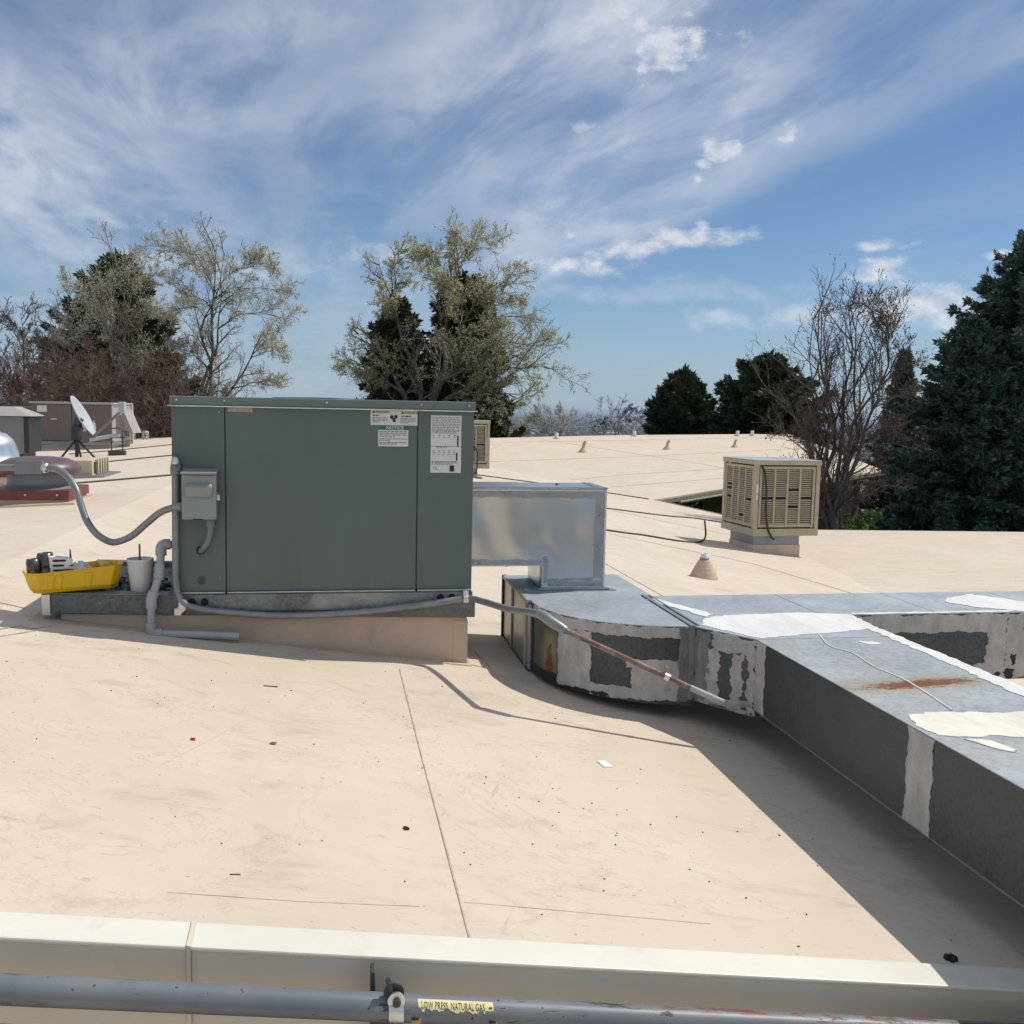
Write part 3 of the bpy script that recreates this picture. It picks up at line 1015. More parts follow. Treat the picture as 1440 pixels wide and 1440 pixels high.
part('heading', text_mb('NOTICE', .027, on_face(.262, 1.3755)), MT['paper'], st)
mb = print_lines(.228, .379, 1.361, 4, .0095, .005, rg_)
print_lines(.228, .379, 1.3205, 2, .0085, .005, rg_, mb=mb)
print_lines(.228, .379, 1.3005, 2, .0085, .005, rg_, mb=mb)
part('small_print', mb, MT['greyink'], st)
st = sticker('data_plate', .511, .682, 1.138, 1.457, 'stickerw', 'tall white data plate covered in small print')
mb = print_lines(.518, .675, 1.444, 8, .0092, .0042, rg_)
print_lines(.518, .675, 1.366, 2, .008, .004, rg_, mb=mb)
for zz in (1.345, 1.335, 1.258, 1.248, 1.238):
    for x in (.522, .553, .580, .607, .638):
        print_lines(x, x + .018, zz, 1, .01, .004, rg_, mb=mb)
print_lines(.54, .655, 1.279, 1, .01, .005, rg_, mb=mb)
print_lines(.516, .66, 1.199, 3, .0075, .0042, rg_, mb=mb)
part('small_print', mb, MT['greyink'], st)
part('rule', MB().box((.513, VF - .0030, 1.3735), (.68, VF - .0025, 1.376)).box((.513, VF - .0030, 1.2845), (.68, VF - .0025, 1.287)), MT['greyink'], st)
for q in (((.658, VF - .003, 1.285), (.667, VF - .0025, 1.345)), ((.653, VF - .003, 1.206), (.662, VF - .0025, 1.250))):
    part('bar_code', MB().box(*q), MT['ink'], st)
part('dark_stamp', MB().box((.618, VF - .003, 1.145), (.644, VF - .0025, 1.180)), MT['ink'], st)
part('approval_mark', text_mb('UL', .024, on_face(.524, 1.156)), MT['ink'], st)
sticker('faded_sticker', -.581, -.452, 1.4565, 1.479, 'faded', 'small faded reddish sticker under the lid')

curb = thing('roof_curb', 'wedge shaped cream curb carrying the green air unit', 'curb', (-.35, 6.15, .1))
mb = MB().prism([(-1.46, VF + .035), (.735, VF + .035), (.735, 6.72), (-1.46, 6.72)], lambda x, y: zA(x, y) - .06, lambda x, y: .325 + (-x) * .025)
part('skirt', mb, MT['curb'], curb, .006)
mb = MB().prism([(-1.60, VF - .06), (.76, VF - .02), (.79, 6.8), (-1.58, 6.85)], lambda x, y: zA(x, y) - .03, lambda x, y: zA(x, y) + .005)
part('base_flashing', mb, MT['curb'], curb)
part('corner_patch', MB().box((.655, VF + .031, zA(.7, 0) - .02), (.7385, VF + .045, .29)).box((.70, VF + .0312, zA(.7, 0) - .02), (.7392, VF + .25, .29)), MT['curb'], curb, .003)

frame = thing('curb_adapter', 'weathered galvanized frame under the green unit sticking out to its left', 'metal frame', (-.4, 6.15, .31))
def rail_z(u):
    return .312 - (u - .775) * .026
def rail(name, p, q, w, m='rail', h=.105):
    (a, b), (c, d) = p, q
    dx, dy = c - a, d - b
    L = math.hypot(dx, dy)
    nx, ny = -dy / L * w, dx / L * w
    P4 = [(a, b), (c, d), (c + nx, d + ny), (a + nx, b + ny)]
    return part(name, MB().hexa([(x, y, rail_z(x)) for x, y in P4] + [(x, y, rail_z(x) + h) for x, y in P4]), MT[m], frame, .004)
rail('front_rail', (-1.535, VF - .002), (.775, VF - .002), .07)
rail('back_rail', (.775, 6.76), (-1.535, 6.76), .07)
rail('side_rail', (-1.532, 6.688), (-1.532, VF + .07), .07)
rail('side_rail', (.772, VF + .07), (.772, 6.688), .07)
part('pan', MB().hexa([(x, y, rail_z(x) + .02) for x, y in ((-1.46, 5.62), (.70, 5.62), (.70, 6.69), (-1.46, 6.69))] + [(x, y, rail_z(x) + .072) for x, y in ((-1.46, 5.62), (.70, 5.62), (.70, 6.69), (-1.46, 6.69))]), MT['rail'], frame)
part('upper_flange', MB().hexa([(x, y, rail_z(x) + .1055) for x, y in ((-1.54, VF - .006), (-.90, VF - .006), (-.90, VF + .10), (-1.54, VF + .10))] + [(x, y, rail_z(x) + .1085) for x, y in ((-1.54, VF - .006), (-.90, VF - .006), (-.90, VF + .10), (-1.54, VF + .10))]), MT['galv'], frame)
part('end_bracket', MB().box((-1.545, VF - .010, .36), (-1.500, VF - .004, .475)).box((-1.545, VF - .010, .36), (-1.538, VF + .06, .475)), MT['zinc'], frame, .003)
for u in (-1.45, -1.25, -.97, -.35, .3, .74):
    part('screw', disc((u, VF - .002, rail_z(u) + .055), .006), MT['screw'], frame)
part('drip_streak', patch(lambda s, t: ((s, VF - .002, t), (0, -1, 0)), -.25, -.17, rail_z(-.2) + .004, rail_z(-.2) + .075, 6, 5, random.Random(8), .012, .004, .0006), MT['rustpipe'], frame)

# wind-blown leaf litter in the pan
def litter():
    rg = np.random.default_rng(11)
    V, F = [], []
    for i in range(420):
        u = rg.uniform(-1.42, -.89)
        v = 5.66 + abs(rg.normal(0, .3))
        if v > 6.6:
            continue
        z = rail_z(u) + .075 + rg.uniform(0, .025) + max(0, .03 - abs(u + 1.0) * .1)
        s = rg.uniform(.008, .022)
        a = rg.uniform(0, 6.28)
        t = rg.normal(0, .4, 2)
        q = []
        for e in ((-1, -.35), (1, -.45), (.8, .5), (-.9, .3)):
            x = (e[0] * math.cos(a) - e[1] * math.sin(a)) * s
            y = (e[0] * math.sin(a) + e[1] * math.cos(a)) * s
            q.append((u + x, v + y, z + x * t[0] + y * t[1]))
        b = len(V)
        V += q
        F.append((b, b + 1, b + 2, b + 3))
    mb = MB().add(V, F)
    solo('leaf_litter', mb, M_leaf('dry_leaf', (.025, .02, .016), (.12, .09, .065), trans=0), 'dark dry leaf litter blown into the metal frame', 'leaf litter', (-1.1, 6, .4), kind='stuff')
litter()

# ------------------------------------------------------------------ electrical boxes, conduits and drain
db = thing('disconnect_switch_box', 'small grey disconnect switch box mounted on the green unit', 'switch box', (-.72, 5.5, .885))
part('body', MB().box((-.806, 5.462, .890), (-.637, VF - .001, 1.132)), MT['boxgrey'], db, .006)
part('front_cover', MB().box((-.810, 5.452, .884), (-.633, 5.4615, 1.120)), MT['boxgrey'], db, .004)
part('hood', MB().hexa([(-.814, 5.440, 1.124), (-.630, 5.440, 1.124), (-.630, VF - .001, 1.134), (-.814, VF - .001, 1.134), (-.814, 5.440, 1.134), (-.630, 5.440, 1.134), (-.630, VF - .001, 1.152), (-.814, VF - .001, 1.152)]), MT['boxgrey'], db, .003)
part('handle_cover', MB().hexa([(-.792, 5.435, 1.012), (-.653, 5.435, 1.012), (-.653, 5.4515, .998), (-.792, 5.4515, .998), (-.792, 5.425, 1.060), (-.653, 5.425, 1.060), (-.653, 5.4515, 1.080), (-.792, 5.4515, 1.080)]), MT['boxgrey'], db, .014)
part('hasp', MB().box((-.632, 5.47, .985), (-.618, 5.476, 1.015)), MT['zinc'], db)
part('bottom_slot', MB().box((-.755, 5.450, .8835), (-.705, 5.456, .8875)), MT['dark'], db)

fit = thing('whip_conduit', 'short grey conduit looping from the switch box into the green panel', 'conduit', (-.69, 5.5, .7))
part('connector', MB().lathe([(.022, .84), (.025, .845), (.025, .872), (.020, .885)], 16, (-.672, 5.50, 0)), MT['greyplastic'], fit)
part('conduit', MB().tube(spline([(-.672, 5.50, .845), (-.674, 5.498, .80), (-.688, 5.497, .755), (-.708, 5.505, .725), (-.728, VF - .004, .703)]), .0165, 12), MT['greyplastic'], fit)

c2 = thing('power_conduit', 'long grey conduit running down the green unit and along its base to the duct', 'conduit', (-.2, 5.5, .35))
P2 = [(-.850, 5.515, 1.13), (-.851, 5.513, .95), (-.853, 5.512, .75), (-.854, 5.510, .60), (-.848, 5.505, .50), (-.815, 5.50, .428), (-.74, 5.505, .395), (-.60, 5.51, .372), (-.29, 5.505, .348), (.10, 5.503, .360), (.50, 5.505, .402), (.72, 5.50, .430), (.80, 5.36, .438), (.88, 5.10, .452), (.94, 4.93, .472), (.99, 4.81, .487)]
part('conduit', MB().tube(spline(P2, 9), .0185, 14), MT['conduit'], c2)
mb = MB()
sp = spline(P2, 60)
for i in range(40 * 4, len(sp) - 4, 6):           # the spiral wraps of the flexible sheath
    a, b = Vector(sp[i]), Vector(sp[i + 1])
    d = (b - a).normalized() * .0035
    if i % 12 == 0 and sp[i][2] < .43:
        mb.tube([a - d, a + d], .0196, 12)
part('sheath_rings', mb, MT['conduit'], c2)['kind'] = 'stuff'
part('weatherhead', MB().lathe([(.026, 1.12), (.028, 1.125), (.028, 1.165), (.024, 1.170), (.022, 1.19), (.019, 1.205), (.012, 1.216), (.003, 1.219)], 18, (-.848, 5.518, 0)), MT['greyplastic'], c2)
part('weatherhead_cap', MB().lathe([(.018, 1.175), (.020, 1.185), (.016, 1.208), (.004, 1.214)], 14, (-.845, 5.497, 0)), MT['zinc'], c2)
part('clamp', MB().bar((-.850, 5.52, .372), (-.790, 5.505, .428), .006, .04).lathe([(.024, -.012), (.024, .012)], 14, (-.815, 5.498, .425), True, 'Y').box((-.865, 5.512, .355), (-.83, 5.520, .395)), MT['zinc'], c2, .002)
part('clamp', MB().lathe([(.025, -.014), (.025, .014)], 16, (.715, 5.50, .430), True, 'X').box((.700, 5.492, .44), (.730, 5.502, .478)), MT['zinc'], c2, .002)
part('elbow_fitting', MB().tube([(.972, 4.845, .482), (.99, 4.80, .486), (1.01, 4.79, .480), (1.05, 4.752, .452), (1.099, 4.712, .424), (1.112, 4.705, .417)], [.021, .023, .027, .027, .025, .021], 14).box((.992, 4.772, .462), (1.022, 4.792, .494)), MT['conduit'], c2, .002)

rp = thing('rusty_pipe', 'thin rusty pipe slanting down across the curved patched duct', 'pipe', (1.5, 4.55, .25))
E0, E1 = Vector((1.108, 4.707, .419)), Vector((1.70, 4.49, .168))
part('pipe', MB().tube([E0, E1], .0140, 12), MT['rustpipe'], rp)
part('pale_end', MB().tube(spline([E1 + (E0 - E1) * .02, Vector((1.78, 4.465, .135)), Vector((1.86, 4.45, .104)), Vector((1.98, 4.47, .088))]), .0155, 12), MT['mastic'], rp, label='end of the pipe smeared with pale sealant')
q = E0.lerp(E1, .80)
part('strap', MB().tube([q - (E1 - E0).normalized() * .012, q + (E1 - E0).normalized() * .012], .0185, 14).bar(q + Vector((.0, .012, .012)), q + Vector((.002, .012, .048)), .014), MT['zinc'], rp)

dr = thing('drain_pipe', 'grey plastic drain pipe stepping down from the green unit', 'drain pipe', (-.9, 5.5, .25))
rP = .021
part('pipe', MB().tube([(-.86, 5.62, .730), (-.915, 5.60, .730)], rP, 14).tube([(-.938, 5.575, .70), (-.940, 5.53, .605)], rP, 14).tube([(-.942, 5.52, .57), (-.975, 5.49, .455)], rP, 14).tube([(-.978, 5.487, .42), (-.982, 5.487, .285)], rP, 14).tube([(-.955, 5.487, .268), (-.525, 5.487, .243)], rP, 14), MT['pvc'], dr)
part('elbow', MB().tube(spline([(-.895, 5.605, .732), (-.925, 5.598, .731), (-.940, 5.59, .715), (-.939, 5.578, .675)]), .029, 14), MT['pvc'], dr)
part('coupling', MB().tube([(-.940, 5.54, .635), (-.940, 5.525, .585), (-.945, 5.515, .555)], .027, 14), MT['pvc'], dr)
part('elbow', MB().tube(spline([(-.965, 5.497, .490), (-.976, 5.488, .455), (-.978, 5.487, .405)]), .028, 14), MT['pvc'], dr)
part('elbow', MB().tube(spline([(-.981, 5.487, .325), (-.982, 5.487, .285), (-.968, 5.487, .269), (-.925, 5.487, .267)]), .028, 14), MT['pvc'], dr)

c1 = thing('feed_conduit', 'grey flexible conduit sagging from a small metal junction box to the switch box', 'conduit', (-2.1, 5.98, .41))
P1 = [(-1.622, 5.95, 1.123), (-1.542, 5.9, 1.115), (-1.474, 5.85, 1.08), (-1.419, 5.8, 1.013), (-1.388, 5.77, .929), (-1.353, 5.74, .846), (-1.3, 5.71, .779), (-1.232, 5.68, .74),
      (-1.178, 5.65, .74), (-1.098, 5.62, .775), (-1.016, 5.58, .845), (-.937, 5.55, .91), (-.866, 5.52, .94), (-.809, 5.505, .949)]
part('conduit', MB().tube(spline(P1, 8), .0185, 14), MT['conduit'], c1)
part('connector', MB().lathe([(.024, -.03), (.026, -.025), (.026, .012), (.022, .02)], 16, (-.83, 5.508, .948), True, 'X'), MT['conduit'], c1)
part('connector', MB().lathe([(.024, -.03), (.029, -.026), (.029, .0), (.024, .004)], 14, (-1.602, 5.942, 1.121), True, 'X'), MT['zinc'], c1)
jb = part('junction_box', MB().box((-1.765, 5.925, 1.088), (-1.630, 5.985, 1.158)), MT['galv'], c1, .004)
part('cover', MB().box((-1.768, 5.919, 1.085), (-1.627, 5.9245, 1.161)), MT['galv'], jb, .002)
part('riser', MB().tube(spline([(-1.762, 5.955, 1.12), (-1.88, 5.96, 1.115), (-2.02, 5.97, 1.05), (-2.08, 5.98, .85), (-2.10, 5.98, .40)]), .0185, 12), MT['conduit'], c1)

# ------------------------------------------------------------------ tool tray and drink
TB = (-1.405, 5.645, .479)
tray = thing('tool_tray', 'bright yellow plastic tool tray on the metal frame', 'tool tray', TB, rot=TH + R(20))


def tray_ring(L, Wd, z, ch):
    a, b = L / 2, Wd / 2
    return [(-a, -b + ch, z), (-a + ch, -b, z), (a - ch, -b, z), (a, -b + ch, z), (a, b - ch, z), (a - ch, b, z), (-a + ch, b, z), (-a, b - ch, z)]


def tilt(p):                  # the right end of the tray stands a little higher
    return (p[0], p[1], p[2] * .86 + .012 * (p[0] + .2))


mb = MB()
rings = [tray_ring(.40, .15, .004, .03), tray_ring(.44, .19, .035, .045), tray_ring(.485, .215, .125, .05), tray_ring(.50, .225, .135, .05), tray_ring(.485, .21, .135, .05), tray_ring(.465, .195, .12, .05), tray_ring(.40, .15, .02, .03)]
lift = {2: 1, 3: 1, 4: 1, 5: 1}
vs = []
for k, rg in enumerate(rings):
    for p in rg:
        e = .022 * max(0, min(1, (p[0] - .05) / .08)) if k in lift else 0
        vs.append(tilt((p[0], p[1], p[2] + e)))
fs = [(i * 8 + j, i * 8 + (j + 1) % 8, (i + 1) * 8 + (j + 1) % 8, (i + 1) * 8 + j) for i in range(len(rings) - 1) for j in range(8)]
fs += [tuple(range(8))[::-1], tuple(range(48, 56))]
mb.add(vs, fs)
part('tub', mb, MT['yellow'], tray, .005)
for x in (-.125, -.085, .06):
    mb = MB().hexa([tilt(p) for p in ((x - .014, -.100, .03), (x + .014, -.100, .03), (x + .014, -.085, .03), (x - .014, -.085, .03), (x - .01, -.1135, .12), (x + .022, -.1135, .12), (x + .022, -.09, .12), (x - .01, -.09, .12))])
    part('rib', mb, MT['yellow'], tray, .004)
part('divider', MB().hexa([tilt(p) for p in ((.07, -.085, .02), (.085, -.085, .02), (.085, .085, .02), (.07, .085, .02), (.065, -.10, .15), (.085, -.10, .15), (.085, .10, .15), (.065, .10, .15))]), MT['yellow'], tray, .003)
part('handle_end', MB().hexa([tilt(p) for p in ((.13, -.108, .12), (.215, -.075, .12), (.215, .075, .12), (.13, .108, .12), (.13, -.09, .165), (.175, -.05, .165), (.175, .05, .165), (.13, .09, .165))]), MT['yellow'], tray, .006)


def in_tray(name, mb, mat, label, cat, at, rz=0):
    o = link_mesh(name, mb.v, mb.f, MT[mat], mb.sm)
    fix_normals(o.data)
    a = TH + R(20)
    u, v, z = at
    p = tilt((u, v, z))
    w = W(*TB)
    o.location = (w[0] + p[0] * math.cos(a) - p[1] * math.sin(a), w[1] + p[0] * math.sin(a) + p[1] * math.cos(a), w[2] + p[2])
    o.rotation_euler = (0, R(-2.9), a + rz)
    return tag(o, label, cat)


def tin(r, h):
    return MB().lathe([(r * .94, 0), (r, .004), (r, h * .45), (r * .96, h * .47), (r * .96, h * .53), (r, h * .55), (r, h - .012), (r * .93, h - .01), (r * .93, h), (r * .8, h), (r * .78, h - .004)], 22)


in_tray('steel_fitting', tin(.042, .155), 'tin', 'dark shiny metal fitting standing tallest in the yellow tray', 'fitting', (-.130, .0, .062))
in_tray('steel_fitting', tin(.034, .13), 'tin', 'shorter dark metal fitting at the left end of the yellow tray', 'fitting', (-.192, -.02, .062))
pk = MB().hexa([(-.055, -.035, 0), (.055, -.04, .0), (.055, .03, .0), (-.055, .03, 0), (-.06, -.03, .125), (.05, -.05, .10), (.05, .02, .105), (-.06, .03, .13)])
pkt = in_tray('striped_packet', pk, 'paper', 'white packet with black stripes leaning in the yellow tray', 'packet', (-.06, -.03, .085), .1)
mbs = MB()
for k in range(3):
    z = .045 + k * .026
    mbs.hexa([(-.046, -.0385, z), (.05, -.0475, z - .008), (.05, -.03, z - .008), (-.046, -.03, z), (-.046, -.0385, z + .011), (.05, -.0475, z + .004), (.05, -.03, z + .004), (-.046, -.03, z + .011)])
so = link_mesh('stripe', mbs.v, mbs.f, MT['ink'], mbs.sm)
so.parent = pkt
pb = MB()
rr = random.Random(4)
gv = []
for i in range(9):
    for j in range(7):
        gv.append((-.07 + i * .0175, -.055 + j * .018, .075 * math.sin(PI * i / 8) ** .5 * math.sin(PI * j / 6) ** .5 * rr.uniform(.6, 1.2)))
pb.add(gv, [(i * 7 + j, (i + 1) * 7 + j, (i + 1) * 7 + j + 1, i * 7 + j + 1) for i in range(8) for j in range(6)])
in_tray('plastic_bag', pb, 'stickerw', 'crumpled pale plastic bag inside the yellow tray', 'bag', (.03, -.02, .088))
in_tray('wire_nut_packet', MB().hexa([(-.03, -.02, 0), (.03, -.02, 0), (.025, .02, 0), (-.03, .02, 0), (-.005, -.01, .05), (.01, -.01, .055), (.01, .01, .05), (-.005, .01, .05)]), 'greyplastic', 'grey pointed packet beside the plastic bag in the yellow tray', 'packet', (.045, .02, .10))
in_tray('snips_tip', MB().hexa([(-.012, -.006, 0), (.012, -.006, 0), (.012, .006, 0), (-.012, .006, 0), (.002, -.004, .17), (.008, -.004, .17), (.008, .004, .17), (.002, .004, .17)]), 'tin', 'dark pointed tool tip sticking up behind the striped packet', 'tool', (-.005, .05, .05))

CU = (-1.062, 5.655, .4395)
cup = thing('foam_cup', 'white foam drinking cup standing on the metal frame', 'cup', CU)
mb = MB().lathe([(.046, 0), (.049, .003), (.0625, .145), (.064, .147), (.0685, .198), (.071, .200), (.0715, .206), (.069, .209), (.066, .206), (.061, .14), (.045, .008)], 36, CU)
part('body', mb, MT['foam'], cup)
part('drink', MB().lathe([(.060, .160), (.0605, .161)], 30, CU), MT['dark'], cup)
solo('drinking_straw', MB().tube([(CU[0] - .004, CU[1] + .0, CU[2] + .02), (CU[0] + .004, CU[1] - .03, CU[2] + .292)], .0052, 10), MT['red'], 'dark red drinking straw standing in the foam cup', 'straw', (CU[0], CU[1], CU[2] + .02))

# ------------------------------------------------------------------ bright plenum
PV0, PV1 = 5.925, 6.36
pl = thing('sheet_metal_plenum', 'shiny new sheet metal plenum elbow joined to the right of the green unit', 'duct', (1.4, 6.1, .40))


def uz_prism(poly, v0, v1):
    n = len(poly)
    mb = MB()
    vs = [(u, v0, z) for u, z in poly] + [(u, v1, z) for u, z in poly]
    mb.add(vs, [tuple(range(n)), tuple(range(n, 2 * n))[::-1]] + [(i, (i + 1) % n, n + (i + 1) % n, n + i) for i in range(n)])
    return mb


part('body', uz_prism([(.745, .545), (1.235, .545), (1.235, .40), (1.632, .40), (1.632, 1.018), (.745, 1.018)], PV0, PV1), MT['bright'], pl, .004)
f1 = lambda s, t: ((s, PV0, t), (0, -1, 0))
rs = random.Random(12)
for a, b, c, d, ns, nt in ((.757, 1.628, .965, 1.016, 26, 3), (1.562, 1.629, .47, .962, 4, 18), (.757, 1.232, .549, .585, 20, 3), (1.24, 1.275, .44, .60, 3, 8), (1.278, 1.628, .405, .455, 12, 3), (1.278, 1.56, .457, .468, 10, 2)):
    part('foil_tape', patch(f1, a, b, c, d, ns, nt, rs, .004, .006, .0025), MT['foil'], pl)
part('top_sheet', MB().box((.748, PV0 - .008, 1.0185), (1.640, PV1 + .006, 1.026)).box((.748, PV0 + .05, 1.0262), (1.15, PV1 - .02, 1.031)), MT['bright'], pl, .003)
part('foil_tape', patch(lambda s, t: ((s, t, 1.026), (0, 0, 1)), .75, 1.64, PV0 - .008, PV0 + .045, 24, 3, rs, .004, .008, .003), MT['foil'], pl)
part('foil_tape', patch(lambda s, t: ((s, t, 1.026), (0, 0, 1)), 1.58, 1.64, PV0 + .05, PV1, 4, 10, rs, .004, .004, .003), MT['foil'], pl)
part('foil_tape', patch(lambda s, t: ((1.632, s, t), (1, 0, 0)), PV0, PV0 + .06, .42, 1.016, 4, 18, rs, .006, .003, .0025), MT['foil'], pl)
part('foil_tape', patch(lambda s, t: ((1.235, s, t), (-1, 0, 0)), PV0 + .002, PV0 + .04, .415, .545, 3, 8, rs, .003, .003, .0025), MT['foil'], pl)
for q in (((1.622, PV0 - .009, .405), (1.636, PV0 + .004, 1.018)), ((.752, PV0 - .0095, 1.006), (1.621, PV0 + .004, 1.018)), ((.752, PV0 - .009, .546), (1.232, PV0 + .004, .555)), ((1.236, PV0 - .0092, .41), (1.246, PV0 + .004, .545)), ((1.247, PV0 - .009, .408), (1.621, PV0 + .004, .418))):
    part('edge_flange', MB().box(*q), MT['zinc'], pl, .002)
part('screw_head', MB().lathe([(.010, 1.031), (.010, 1.036), (.004, 1.040)], 12, (1.38, 6.2, -.004)), MT['steel'], pl)
fl = MB().box((1.13, PV0 - .055, .3935), (1.70, PV0 - .004, .4015)).box((1.205, PV0 - .045, .402), (1.66, PV0 - .006, .412))
part('base_flange', fl, MT['foil'], pl, .003)

# ------------------------------------------------------------------ old patched duct run
duct = thing('patched_duct', 'old galvanized duct run with curved elbow smeared with grey and white sealant', 'duct', (1.8, 5.2, -.08))
AC_, AR = (1.80, 5.54), .69
ZD0, ZD1 = .0, .392
arc = [(AC_[0] + AR * math.cos(R(a)), AC_[1] + AR * math.sin(R(a))) for a in range(180, 271, 5)]
elb = [(1.11, 6.47)] + arc + [(1.83, 4.85), (1.83, 5.68), (1.87, 5.72), (1.87, 6.47)]
side = [(elb[i], elb[i + 1]) for i in range(1, len(arc))]
mb = MB().prism(elb, lambda x, y: zA(x, y) * .35 + .012, ZD1 - .001)
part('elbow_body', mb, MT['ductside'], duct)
part('takeoff_bottom', MB().prism([(1.84, 4.85), (2.04, 4.545), (2.79, 4.545), (2.79, 5.05), (1.84, 5.05)], -.002, .0035), MT['galv'], duct)
inner = [(x, y) for x, y in elb]
part('elbow_top', MB().prism(inner, ZD1 - .0008, ZD1 + .004), MT['ducttop'], duct)


def on_arc(a, t):
    n = (math.cos(R(a)), math.sin(R(a)), 0)
    return ((AC_[0] + AR * n[0], AC_[1] + AR * n[1], t), n)


zb_ = lambda u: zA(u, 0) * .35 + .012
rs = random.Random(21)
PA = [  # angle range, height range, material
    (183, 209, .02, .34, 'stain', 14, 10), (180, 183.5, .0, .39, 'tar', 3, 16), (179.5, 182.5, .01, .388, 'mastic', 2, 16),
    (186, 208, .005, .055, 'tar', 14, 4),
    (182.5, 270, .333, .390, 'mastic', 60, 4), (215, 227, .012, .333, 'mastic', 8, 18), (208.5, 215.5, .012, .333, 'mastic', 5, 18),
    (227, 270, .0, .062, 'mastic', 34, 4), (246, 268, .055, .19, 'mastic', 16, 9), (243.5, 268.5, .17, .215, 'mastic', 16, 3),
    (266, 271, .0, .39, 'mastic_dark', 4, 20), (213, 236, .004, .018, 'tar', 22, 2)]
MT['stain'] = M_galv('rust_streaked_galvanized', (.11, .125, .115), .5, .3, 60, .15, rust=((-.64, .07, .17), (.016, .3, .12), 0.0))
lift_by = {'stain': .0006, 'tar': .004, 'mastic': .002, 'mastic_dark': .005}
nm = {'stain': 'rust_stained_sheet', 'tar': 'tar_smear', 'mastic': 'sealant_coat', 'mastic_dark': 'sealant_coat'}
for k, (a0, a1, z0, z1, m_, ns, nt) in enumerate(PA):
    ja = .5 if m_ == 'tar' else (.6 if m_ != 'stain' else .2)
    part(nm[m_], patch(on_arc, a0, a1, z0, z1, ns, nt, rs, ja, .006 if m_ != 'stain' else .002, .003 if m_ != 'stain' else .0006, lift_by[m_] + k * .0003), MT[m_], duct)
# left end: pale panels with standing seams
for a, b in ((5.56, 5.66), (5.665, 6.12), (6.125, 6.46)):
    part('end_panel', MB().box((1.098, a, -.008), (1.1095, b, .376)), MT['endpanel'], duct, .002)
for v in (5.6625, 6.1225):
    part('standing_seam', MB().box((1.085, v - .008, -.008), (1.0975, v + .008, .38)), MT['endpanel'], duct, .002)
part('end_edge', MB().box((1.083, 6.462, -.02), (1.11, 6.482, .40)), MT['ductside'], duct)
part('top_edge', MB().box((1.085, 5.60, .3775), (1.125, 6.46, .399)), MT['ducttop'], duct, .003)
part('bottom_edge', MB().box((1.090, 5.56, -.022), (1.11, 6.46, -.009)), MT['ductside'], duct)
# collar ring at the end of the elbow
part('collar', MB().box((1.805, 4.838, .006), (1.835, 4.872, .398)).box((1.805, 4.838, .3965), (1.835, 5.70, .404)).box((1.85, 4.86, .3965), (1.865, 5.70, .402)), MT['galv'], duct, .003)

# the take-off, trunk and branch
take = [(1.835, 4.845), (2.04, 4.535), (2.80, 4.535), (2.80, 5.062), (1.835, 5.062)]
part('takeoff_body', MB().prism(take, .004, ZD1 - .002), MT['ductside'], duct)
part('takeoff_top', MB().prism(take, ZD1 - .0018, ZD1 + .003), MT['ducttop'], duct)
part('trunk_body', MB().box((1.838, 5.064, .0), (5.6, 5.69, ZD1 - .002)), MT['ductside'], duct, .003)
for a, b in ((1.838, 2.655), (2.66, 3.365), (3.37, 4.1), (4.105, 5.6)):
    part('trunk_top', MB().box((a, 5.0625, ZD1 - .0017), (b, 5.694, ZD1 + .003)), MT['ducttop'], duct, .0015)
MT['branchtop'] = M_galv('branch_top', (.41, .44, .46), .55, .35, 45, .08, stain=.45, stainc=(.40, .40, .34), grime=.25, rust=((.59, -1.50, .47), (.31, .062, 1.0), R(-8)))
for a, b in ((1.3, 3.14), (3.145, 4.533)):
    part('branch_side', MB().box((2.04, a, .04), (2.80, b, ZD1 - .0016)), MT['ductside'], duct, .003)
part('branch_bottom', MB().box((2.042, 1.3, .034), (2.798, 4.53, .0395)), MT['galv'], duct)
part('branch_top', MB().box((2.036, 1.3, ZD1 - .0014), (2.804, 4.531, ZD1 + .003)), MT['branchtop'], duct, .0015)
TOP = lambda s, t: ((s, t, ZD1 + .003), (0, 0, 1))
rs = random.Random(33)


def top_patch(poly, mat, name, k=0, thick=.004, seed=1):
    """an irregular coat on the duct top from its outline"""
    r_ = random.Random(seed)
    pts = []
    n = len(poly)
    for i in range(n):
        a, b = poly[i], poly[(i + 1) % n]
        L = math.hypot(b[0] - a[0], b[1] - a[1])
        m = max(2, int(L / .03))
        for j in range(m):
            f = j / m
            q = .010
            pts.append((a[0] + (b[0] - a[0]) * f + r_.uniform(-q, q), a[1] + (b[1] - a[1]) * f + r_.uniform(-q, q)))
    z = ZD1 + .003
    part(name, MB().prism(pts, z - .001, z + .0012 + thick * .22 + k * .0008), MT[mat], duct)


top_patch([(1.88, 4.87), (1.95, 5.03), (2.10, 5.10), (2.54, 5.14), (2.83, 5.07), (2.79, 4.72), (2.5, 4.64), (2.27, 4.60), (2.06, 4.55), (1.98, 4.70)], 'white', 'white_coat', 0, .005, 1)
top_patch([(2.795, 4.74), (2.80, 3.4), (2.80, 2.2), (2.69, 2.2), (2.70, 3.4), (2.72, 4.0), (2.73, 4.74)], 'white', 'white_coat', 1, .005, 2)
top_patch([(2.10, 3.30), (2.22, 3.325), (2.45, 3.29), (2.69, 3.28), (2.68, 3.03), (2.4, 3.02), (2.07, 3.06), (2.05, 3.18)], 'cream', 'white_coat', 0, .006, 3)
top_patch([(2.14, 3.03), (2.20, 3.01), (2.25, 2.90), (2.22, 2.87), (2.16, 2.95)], 'cream', 'white_coat', 2, .004, 4)
top_patch([(2.52, 4.43), (2.545, 4.375), (2.60, 4.38), (2.62, 4.42), (2.57, 4.445)], 'white', 'white_drip', 0, .003, 5)
